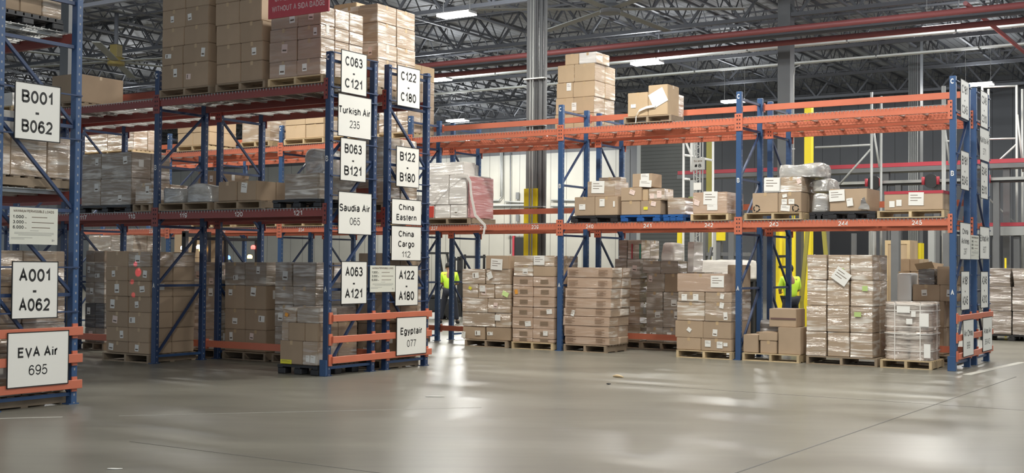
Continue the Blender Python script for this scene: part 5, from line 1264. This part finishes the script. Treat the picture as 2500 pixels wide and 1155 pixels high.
# ------------------------------------------------------------------ forklifts and tugs
def forklift(loc, rz, label, body, mast_h=2.6, lights=True, guard_h=2.1):
    t = thing('forklift', label, 'forklift', loc, rz)
    # faces +x; parts of the truck
    b = MB().box(-0.9, 0.55, -0.5, 0.5, 0.22, 0.62).box(-0.95, -0.35, -0.5, 0.5, 0.62, 1.05)
    b.build('chassis', body, t, bevel=0.05, seg=2)
    MB().box(-0.95, -0.55, -0.48, 0.48, 0.55, 1.12).build('counterweight', 'dark', t, bevel=0.06, seg=2)
    MB().box(-0.35, 0.05, -0.24, 0.24, 0.62, 0.74).box(-0.36, -0.26, -0.24, 0.24, 0.74, 1.2).build('seat', 'rubber', t, bevel=0.03)
    for x, y in ((0.5, 0.44), (0.5, -0.44), (-0.7, 0.44), (-0.7, -0.44)):
        top = (x - (0.25 if x > 0 else -0.05), y, guard_h)
        MB().bar((x, y, 0.6), top, 0.06).build('guard_post', 'dark', t)
    g = MB().box(-0.72, 0.3, -0.49, -0.43, guard_h - .03, guard_h + .03).box(-0.72, 0.3, 0.43, 0.49, guard_h - .03, guard_h + .03)
    for i in range(6): g.box(-0.70 + i * 0.19, -0.66 + i * 0.19, -0.45, 0.45, guard_h - .02, guard_h + .02)
    g.build('overhead_guard', 'dark', t)
    mb = MB()
    for y in (-0.36, 0.28): mb.box(0.62, 0.74, y, y + 0.08, 0.08, mast_h)
    for z in (0.5, 1.4, mast_h - .12): mb.box(0.64, 0.72, -0.36, 0.36, z, z + 0.08)
    mb.build('mast', 'dark', t)
    MB().box(0.76, 0.80, -0.45, 0.45, 0.25, 0.65).build('carriage', 'dark', t)
    for y in (-0.3, 0.2): MB().box(0.80, 1.85, y, y + 0.1, 0.06, 0.10).box(0.78, 0.82, y, y + 0.1, 0.06, 0.6).build('fork', 'greysteel', t)
    for x, y, r in ((0.42, -0.46, 0.27), (0.42, 0.46, 0.27), (-0.65, -0.42, 0.22), (-0.65, 0.42, 0.22)):
        MB().tube([(x, y - 0.09, r), (x, y + 0.09, r)], r, 18).build('wheel', 'rubber', t)
        MB().tube([(x, y - 0.1, r), (x, y + 0.1, r)], r * .5, 14).build('wheel_hub', 'greysteel', t)
    MB().tube([(0.1, 0, 0.75), (0.25, 0, 1.05)], 0.025, 8).build('steering_column', 'dark', t)
    MB().tube([(0.25 + 0.02, .15 * math.cos(a), 1.05 + .15 * math.sin(a)) for a in [i * 2 * math.pi / 14 for i in range(15)]], 0.014, 6).build('steering_wheel', 'rubber', t)
    if lights:
        for (x, y, z), m, n in lights: MB().tube([(x, y, z - .05), (x, y, z), (x, y, z + .03)], [.05, .055, .03], 10).build(n, m, t)
    return t
a = on_y(1160, 640, 33.0)
forklift((a.x, 33.0, 0), 2.2, 'dark forklift with overhead guard behind the heavily filmed stack', 'dark', 2.0, None, 1.92)
a = on_y(1062, 640, 30.0)
forklift((a.x, 30.0, 0), 0.9, 'dark forklift roof showing above the cargo beside the middle rack end', 'dark', 1.9, None, 2.0)
a = on_y(535, 600, 18.4)
forklift((a.x, 18.4, 0), math.pi, 'dark forklift with lit blue and amber beacons between the racks', 'dark', 2.32,
         [((0.74, -0.2, 1.95), 'glowamber', 'amber_beacon'), ((0.5, 0.1, 2.0), 'glowwhite', 'white_lamp'), ((0.2, -0.45, 1.78), 'glowblue', 'blue_lamp'), ((-0.45, -0.45, 1.80), 'glowamber', 'amber_beacon'), ((-0.6, -0.4, 2.0), 'glowred', 'red_lamp'), ((0.76, 0.3, 1.98), 'glowwhite', 'white_lamp')], 2.15)
# the red scanner light on the labelled stack: spots added unseen in mid-air before it
for (tx, ty, w_, e) in ((330, 645, .05, 160), (337, 665, .08, 200), (322, 688, .05, 120), (325, 720, .05, 120)):
    tgt = on_y(tx, ty, YMF)
    src = tgt + Vector((0.8, -2.0, 0.25))
    ld = bpy.data.lights.new('scanner_light', 'SPOT'); ld.energy = e; ld.color = (1, 0.02, 0.10); ld.spot_size = 2 * math.atan(w_ / 2.2); ld.spot_blend = 0.5; ld.shadow_soft_size = 0.003
    lo = bpy.data.objects.new('scanner_light', ld); COL.objects.link(lo); lo.location = src
    lo.rotation_euler = (tgt - src).to_track_quat('-Z', 'Y').to_euler()

# ------------------------------------------------------------------ ceiling fans, at rest
def fan(x, y, z, ang, label, m, L=3.6):
    t = thing('ceiling_fan', label, 'fan', (x, y, z), ang)
    MB().tube([(0, 0, -.12), (0, 0, .12)], .28, 16).build('fan_hub', m, t)
    MB().tube([(0, 0, .12), (0, 0, 9.9 - z)], .07, 10).build('fan_stem', 'joist', t)
    MB().box(-.15, .15, -.15, .15, .12, .55).build('fan_motor', m, t, bevel=.02)
    for i in range(6):
        a = i * math.pi / 3; c, s_ = math.cos(a), math.sin(a)
        b = MB().bar((c * .28, s_ * .28, 0), (c * L, s_ * L, 0), .26, .025)
        b.build('fan_blade', 'fanblade', t)
    return t
q = on_z(1490, 22, 8.6); fan(q.x, q.y, 8.6, .52, 'big ceiling fan with pale blades above the tall half-filmed stack', 'greysteel')
q = on_z(283, 150, 8.3); fan(q.x, q.y, 8.3, .2, 'big ceiling fan with an ochre motor above the middle rack', mat('ochre', (.22, .17, .05), .5))

# ------------------------------------------------------------------ far background: walls' pipes, doors, conveyors
def at(px, py, Y): return on_y(px, py, Y)
YB = YW - 0.12
pv = thing('wall_pipes', 'pale pipes running along and up the white far wall', 'pipes', (0, YB, 0))
def wp(pts, r=.05, m='palesteel'):
    MB().tube([(at(x, y, YB).x, 0, at(x, y, YB).z) for x, y in pts], r, 8).build('pipe_run', m, pv)
wp([(1062, 488), (1180, 489), (1218, 489), (1226, 480), (1226, 372)]); wp([(1060, 503), (1287, 501)], .06); wp([(1232, 492), (1290, 494)], .04); wp([(1345, 488), (1480, 491)], .05); wp([(1345, 503), (1480, 504)], .05)
wp([(1222, 360), (1222, 480)], .035); wp([(1246, 372), (1246, 620)], .03, 'joist')
dr = thing('door_1', 'dark doorway with red frame in the white wall', 'door'); dr['kind'] = 'structure'
xa, xb = at(1256, 600, YB).x, at(1292, 600, YB).x; zt = at(1270, 580, YB).z
MB().box(xa, xb, YB, YB + .1, 0, zt).build('door_leaf', 'dark', dr)
MB().box(xa - .12, xa, YB - .04, YB + .1, 0, zt + .1).build('door_post', 'beltred', dr)
MB().box(xa - .5, xb, YB - .04, YB + .02, zt + .12, zt + .2).build('door_head', 'palesteel', dr)
for (px, py) in ((1263, 478), (1263, 532)):
    w_ = at(px, py, YB); tag(MB().box(w_.x - .1, w_.x + .1, YB, YB + .05, w_.z - .2, w_.z + .2).build('wall_box', 'greysteel'), f'small grey box on the white wall, {"upper" if py < 500 else "lower"} of two', 'box')
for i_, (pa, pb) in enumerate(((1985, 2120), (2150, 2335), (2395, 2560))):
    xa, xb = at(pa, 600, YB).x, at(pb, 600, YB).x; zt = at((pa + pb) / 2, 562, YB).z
    dd_ = MB().box(xa, xb, YB - .02, YB + .1, 0, zt).build(f'door_{i_ + 2}', mat('unlit_void_black', (.012, .014, .018), .5)); struct(dd_, 'near-black panel for an unlit dock opening in the far wall')  # solid panels, darkness of the unlit void put into their colour
# large grey shutter beside the white wall
xa, xb = at(1560, 450, 48.5).x, at(1690, 450, 48.5).x; zt = at(1600, 352, 48.5).z
sh = thing('shutter_door', 'tall dark roller shutter behind the far rack', 'door', (0, 48.5, 0)); sh['kind'] = 'structure'
MB().box(xa, xb, 0, .12, 0, zt).build('shutter_curtain', panel_mat('shutter_slats', (.075, .08, .075), .16, .15, axis=2), sh)
for x in (xa, xb): MB().box(x - .08, x + .08, -.06, .14, 0, zt + .2).build('shutter_track', 'palesteel', sh)
# steel uprights and the scale mast
def post(px, py0, py1, Y, w, m, label, name='steel_post', ground=True):
    a, b = at(px, py0, Y), at(px, py1, Y)
    z0 = 0 if ground else min(a.z, b.z)
    return tag(MB().box(a.x - w / 2, a.x + w / 2, Y - w / 2, Y + w / 2, z0, max(a.z, b.z)).build(name, m), label, 'post')
YS = 31.0
mt = thing('scale_mast', 'lattice mast carrying the Scale number eight sign', 'mast', (at(1705, 400, YS).x, YS, 0))
zt = at(1705, 330, YS).z
b = MB()
for x in (-.09, .09):
    for y in (-.09, .09): b.bar((x, y, 0), (x, y, zt), .03)
b.build('mast_legs', 'palesteel', mt)
b = MB()
n = int(zt / .22)
for i in range(n): b.bar((-.09, -.09, i * .22), (.09, -.09, i * .22 + .11), .016).bar((.09, -.09, i * .22 + .11), (-.09, -.09, i * .22 + .22), .016)
b.build('lattice_bars', 'palesteel', mt)
a, c = at(1690, 415, YS - .14), at(1720, 385, YS - .14)
sg = thing('scale_sign', 'grey sign reading Scale #8 on the lattice mast', 'sign', ((a.x + c.x) / 2, YS - .14, a.z))
w_, h_ = c.x - a.x, c.z - a.z
MB().box(-w_ / 2, w_ / 2, -.02, .02, 0, h_).build('sign_board', mat('sign_grey', (.42, .42, .40), .5), sg)
fit('sign_lettering', 'Scale', sg, (0, -.022, h_ * .74), '-y', w_ * .68, h_ * .18, 'ink'); fit('sign_lettering', '#8', sg, (0, -.022, h_ * .34), '-y', w_ * .55, h_ * .30, 'black', .014)
a = at(1703, 455, YS - .13); tag(MB().box(a.x - .11, a.x + .11, YS - .15, YS - .13, a.z - .1, a.z + .1).build('notice_plate', 'sign'), 'small pale plate on the mast below the Scale sign', 'plate')
# white guard frame around the mast
wf = thing('tubular_barrier', 'white tubular guard frame behind the Scale sign', 'frame', (0, 33.0, 0))
def wbar(p, q, r=.035): 
    A, B = at(*p, 33.0), at(*q, 33.0); MB().tube([(A.x, 0, A.z), (B.x, 0, B.z)], r, 8).build('frame_tube', 'white', wf)
zf = at(1669, 640, 33.0)
MB().tube([(at(1669, 500, 33).x, 0, 0), (at(1669, 345, 33).x, 0, at(1669, 345, 33).z)], .035, 8).build('frame_tube', 'white', wf)
MB().tube([(at(1741, 500, 33).x, 0, 0), (at(1741, 341, 33).x, 0, at(1741, 341, 33).z)], .035, 8).build('frame_tube', 'white', wf)
wbar((1672, 379), (1700, 383)); wbar((1712, 386), (1741, 392)); wbar((1688, 345), (1688, 420)); wbar((1675, 348), (1688, 380)); wbar((1670, 437), (1684, 438))
# yellow posts and frames
YY = 33.5
post(1975, 262, 500, YY, .2, 'yellow', 'tall yellow post behind the grey bundles', 'yellow_post')
post(1733, 345, 500, 34.5, .16, mat('dull_yellow', (.30, .27, .05), .5), 'dull yellow post behind the white guard frame', 'yellow_post')
gy = thing('lift_frame', 'bright yellow lifting frame behind the blue posts', 'frame', (0, 29.0, 0))
for l, r in ((1905, 1911), (1924, 1941)):
    A, B = at(l, 565, 29.0), at(r, 565, 29.0); MB().box(A.x, B.x, -.06, .06, 0, A.z).build('frame_upright', 'yellow', gy)
A, B = at(1900, 690, 29.0), at(1948, 690, 29.0)
MB().box(A.x, B.x, -.12, .12, 0, A.z).build('frame_base', 'yellow', gy)
for py in (626, 652): A, B = at(1903, py, 29.0), at(1930, py, 29.0); MB().box(A.x, B.x, -.07, -.061, A.z - .03, A.z + .03).build('cross_strap', 'dark', gy)
for (p0, p1, lab) in (((1972, 560), (1960, 700), 'yellow leaning pole, first beside the lifting frame'), ((2011, 562), (2018, 640), 'yellow leaning pole, second beside the lifting frame')):
    A, B = at(*p0, 30.5), at(*p1, 30.5)
    d_ = (B - A); k_ = A.z / max(.01, -d_.z) if d_.z < 0 else 1
    Bq = A + d_ * k_
    tag(MB().bar((A.x, 30.5, A.z), (Bq.x, 30.5, 0.0), .09).build('leaning_pole', mat('dull_yellow', (.30, .27, .05), .5)), lab, 'pole')
A, B = at(1652, 600, 33.8), at(1664, 560, 33.8)
tag(MB().bar((at(1656, 640, 33.8).x, 33.8, 0), (at(1660, 562, 33.8).x, 33.8, at(1660, 562, 33.8).z), .12).build('yellow_post', 'yellow'), 'yellow slanted post behind the white-draped stack', 'post')
A = at(1757, 600, 32.0)
gg = thing('scissor_lift', 'dark machine with yellow arm behind the far rack', 'machine', (A.x, 32.0, 0))
zt = at(1757, 560, 32).z
for dx in (-.55, -.1, .3): MB().box(dx, dx + .16, -.1, .1, 0, zt - .1 * (dx > 0)).build('machine_post', 'greysteel', gg)
MB().box(-.8, .9, -.08, .08, zt - .75, zt - .65).build('machine_beam', 'greysteel', gg)
MB().bar((-.6, -.1, .3), (-.2, -.1, zt - .5), .07).build('machine_strut', 'greysteel', gg)
MB().box(-.12, .22, -.14, -.1, zt - .32, zt - .02).build('yellow_arm', 'yellow', gg)
MB().box(-.9, 1.0, -.5, .6, 0.0, .35).build('machine_base', 'dark', gg, bevel=.03)
bb_ = at(1690, 648, 28.6); b2_ = at(1828, 635, 28.6)
blob('white_sack', 'long white wrapped roll lying behind the mixed stack', 'roll', bb_.x, b2_.x, 28.6, 29.4, 1.35, b2_.z, 'wrapw', 31, .03)
block_pallet(bb_.x, b2_.x, 28.55, 29.45, 0, 'tall dark stand under the white wrapped roll', 'dark', 1.345)
post(1745, 562, 645, 30.0, .06, 'palesteel', 'thin pale post in front of the dark machine')
# conveyor line with red side guards on grey legs
YV = 37.0
cv = thing('conveyor', 'raised conveyor with red side guard behind the far rack', 'conveyor', (0, YV, 0))
xl, xr = at(1655, 417, YV).x, 18.0; zc = at(2130, 408, YV).z
MB().box(xl, xr, -.02, .6, zc - .02, zc + .10).build('side_guard', 'beltred', cv)
MB().box(xl, xr, -.06, .66, zc - .16, zc - .03).build('conveyor_bed', 'greysteel', cv)
for px in (1800, 1960, 2160, 2320, 2455, 2750, 3100, 3500):
    x = at(px, 450, YV).x; MB().box(x - .09, x + .09, .1, .28, 0, zc - .16).build('conveyor_leg', 'greysteel', cv)
cw = thing('conveyor', 'lower conveyor with pale rails behind the silver load', 'conveyor', (0, 35.0, 0))
zc2 = at(2300, 444, 35).z; xl, xr = at(2040, 440, 35).x, 18.0
MB().box(xl, xr, 0, .08, zc2, zc2 + .08).build('side_rail', 'palesteel', cw); MB().box(xl, xr, .5, .58, zc2, zc2 + .08).build('side_rail', 'palesteel', cw)
MB().box(xl, xr, .08, .5, zc2 - .04, zc2 + .03).build('conveyor_bed', 'dark', cw)
for px in (2155, 2190, 2285, 2430, 2800, 3250):
    x = at(px, 500, 35).x; MB().box(x - .08, x + .08, .1, .26, 0, zc2 - .04).build('conveyor_leg', 'greysteel', cw)
for px in (2136, 2275, 2398):
    x = at(px, 440, 35).x
    w_ = thing('pulley', f'red-rimmed pulley on the lower conveyor, {dict(((2136, "first"), (2275, "second"), (2398, "third")))[px]} along', 'pulley', (x, 34.95, zc2 + .02))
    MB().tube([(0, -.08, 0), (0, 0, 0)], .2, 18).build('pulley_disc', 'dark', w_)
    for s in (-1, 1): MB().tube([(s * .2, -.1, -.1), (s * .2, -.1, .12)], .045, 8).build('red_bracket', 'beltred', w_)
c3_ = thing('conveyor', 'low conveyor with red edge and grey deck at the far side', 'conveyor', (0, 36.0, 0))
A, B = at(2290, 552, 36.0), at(2560, 552, 36.0)
B.x = 18.0
MB().box(A.x, B.x, 0, .5, A.z - .02, A.z + .08).build('side_guard', 'beltred', c3_); MB().box(A.x, B.x, -.04, .54, A.z - .28, A.z - .03).build('conveyor_bed', 'palesteel', c3_)
for px in (2320, 2428, 2480, 2850, 3300): x = at(px, 600, 36).x; MB().box(x - .08, x + .08, .1, .26, 0, A.z - .28).build('conveyor_leg', 'greysteel', c3_)
# scaffold tower and thin steel props
def scaffold(label, pxs, py, Y, diag):
    t = thing('scaffold_tower', label, 'scaffold', (0, Y, 0))
    for px in pxs:
        A = at(px, py, Y)
        for dy in (0, .9): MB().tube([(A.x, dy, 0), (A.x, dy, A.z)], .035, 8).build('scaffold_tube', 'palesteel', t)
    for p, q in diag:
        A, B = at(*p, Y), at(*q, Y); MB().tube([(A.x, 0, A.z), (B.x, 0, B.z)], .028, 8).build('scaffold_brace', 'palesteel', t)
    return t
scaffold('tall grey scaffold tower beyond the end of the far rack', (2398, 2482), 208, 38.0, (((2398, 213), (2482, 210)), ((2398, 340), (2482, 338)), ((2398, 430), (2482, 352)), ((2398, 470), (2478, 545)), ((2398, 555), (2482, 552)), ((2484, 280), (2498, 420))))
scaffold('thin grey scaffold seen just before the far blue end post', (2302, 2306), 210, 34.0, (((2304, 290), (2318, 400)), ((2303, 345), (2325, 345))))
scaffold('thin pale prop with stay beside the grey bundles', (2128,), 225, 32.5, (((2133, 320), (2147, 408)), ((2125, 365), (2050, 450)), ((1990, 360), (2125, 354))))
post(2020, 560, 640, 34, .1, 'greysteel', 'grey steel post, first beneath the far rack beam'); post(2085, 570, 640, 34, .12, 'greysteel', 'grey steel post, second beneath the far rack beam')
post(2130, 565, 640, 33, .16, 'palesteel', 'pale steel post in the dark bay beneath the beam'); post(2187, 560, 640, 32, .2, 'greysteel', 'broad grey post in front of the plywood crate')
post(2275, 560, 650, 33, .16, 'palesteel', 'pale steel post beside the yellow guarded column'); post(2311, 570, 690, 30, .14, 'greysteel', 'grey steel post near the blue end post')
A, B = at(2161, 587, 33.0), at(2222, 587, 33.0)
cr_ = thing('plywood_crate', 'tall pale plywood crate behind the tall filmed stack', 'crate', (A.x, 33.0, 0))
W = B.x - A.x; H = A.z
MB().box(0, W, 0, .8, 0.0, H).build('crate_body', 'pale', cr_)
for x in (0, W - .08): MB().box(x, x + .08, -.02, -.001, 0, H).build('crate_batten', 'wood', cr_)
MB().box(.08, W - .08, -.02, -.001, H - .1, H).build('crate_batten', 'wood', cr_)
post(2455, 630, 655, 31.6, .04, 'yellow', 'thin yellow stake rising behind the silver-filmed load')

# ------------------------------------------------------------------ litter on the floor
def chip(px, py, L, W, H, rz, m, label, name='wood_chip', arch=0.0):
    g = on_z(px, py, 0); b = MB(); n = 8
    pts = [(-L / 2 + L * i / n, 0.004 * math.sin(i), H / 2 + arch * math.sin(math.pi * i / n)) for i in range(n + 1)]
    b.tube(pts, [W * (.35 + .65 * math.sin(math.pi * min(1, (i + .6) / (n + .8)))) for i in range(n + 1)], 8)
    for v in b.bm.verts: v.co.z = max(0, H / 2 + (v.co.z - H / 2) * (H / (2 * W)) if arch == 0 else v.co.z * .8)
    o = b.build(name, m, None, loc=(g.x, g.y, 0.0), rotz=rz); tag(o, label, 'litter'); return o
chip(1509, 922, .21, .026, .035, -.35, 'wood', 'curled pale wood splinter lying on the open floor', arch=.012)
chip(1486, 939, .06, .015, .02, .5, 'dark', 'tiny dark scrap beside the curled wood splinter', 'floor_scrap')
chip(1062, 969, .24, .03, .012, .6, 'paper', 'flat white scrap on the floor before the middle rack', 'paper_scrap')
chip(280, 1146, .12, .02, .01, .6, 'paper', 'small white scrap on the floor closest to the camera', 'paper_scrap')
bpy.context.view_layer.update()

# ------------------------------------------------------------------ cartons: the 300 that show largest stay single things, the rest are one pile
from collections import Counter
from mathutils.bvhtree import BVHTree
bv, bf, own = [], [], []
for o in bpy.data.objects:
    if o.type != 'MESH' or o.name.startswith(('ceiling', 'floor', 'slot', 'wire_mesh')): continue
    r_ = o
    while r_.parent is not None: r_ = r_.parent
    mw = o.matrix_world; b0_ = len(bv); bv += [mw @ v.co for v in o.data.vertices]
    for p in o.data.polygons: bf.append([b0_ + i for i in p.vertices]); own.append(r_.name)
tree = BVHTree.FromPolygons(bv, bf)
hits = Counter()
for py in range(2, 1155, 4):
    for px in range(2, 2500, 4):
        h = tree.ray_cast(EYE, ray(px, py).normalized(), 80)
        if h[2] is not None: hits[own[h[2]]] += 1
del bv, bf, tree
cart = [o for o in bpy.data.objects if o.parent is None and o.name.split('.')[0] == 'carton']
cart.sort(key=lambda o: -hits[o.name])
rest = cart[300:]
vv, ff, mi, mats_, sm = [], [], [], [], []
for o in rest:
    for q in [o] + list(o.children_recursive):
        mw = q.matrix_world; b0_ = len(vv)
        ms_ = list(q.data.materials)
        for mt_ in ms_:
            if mt_ not in mats_: mats_.append(mt_)
        vv += [mw @ v.co for v in q.data.vertices]
        for p in q.data.polygons: ff.append([b0_ + i for i in p.vertices]); mi.append(mats_.index(ms_[p.material_index])); sm.append(p.use_smooth)
me = bpy.data.meshes.new('carton_mass'); me.from_pydata(vv, [], ff)
for m_ in mats_: me.materials.append(m_)
for p, i, s_ in zip(me.polygons, mi, sm): p.material_index = i; p.use_smooth = s_
for o in rest:
    for q in list(o.children_recursive): bpy.data.objects.remove(q)
    bpy.data.objects.remove(o)
cm = bpy.data.objects.new('stored_cartons', me); COL.objects.link(cm)
tag(cm, 'remaining cartons mostly hidden behind the others on the racks', 'boxes', None, 'stuff')
bpy.context.view_layer.update()
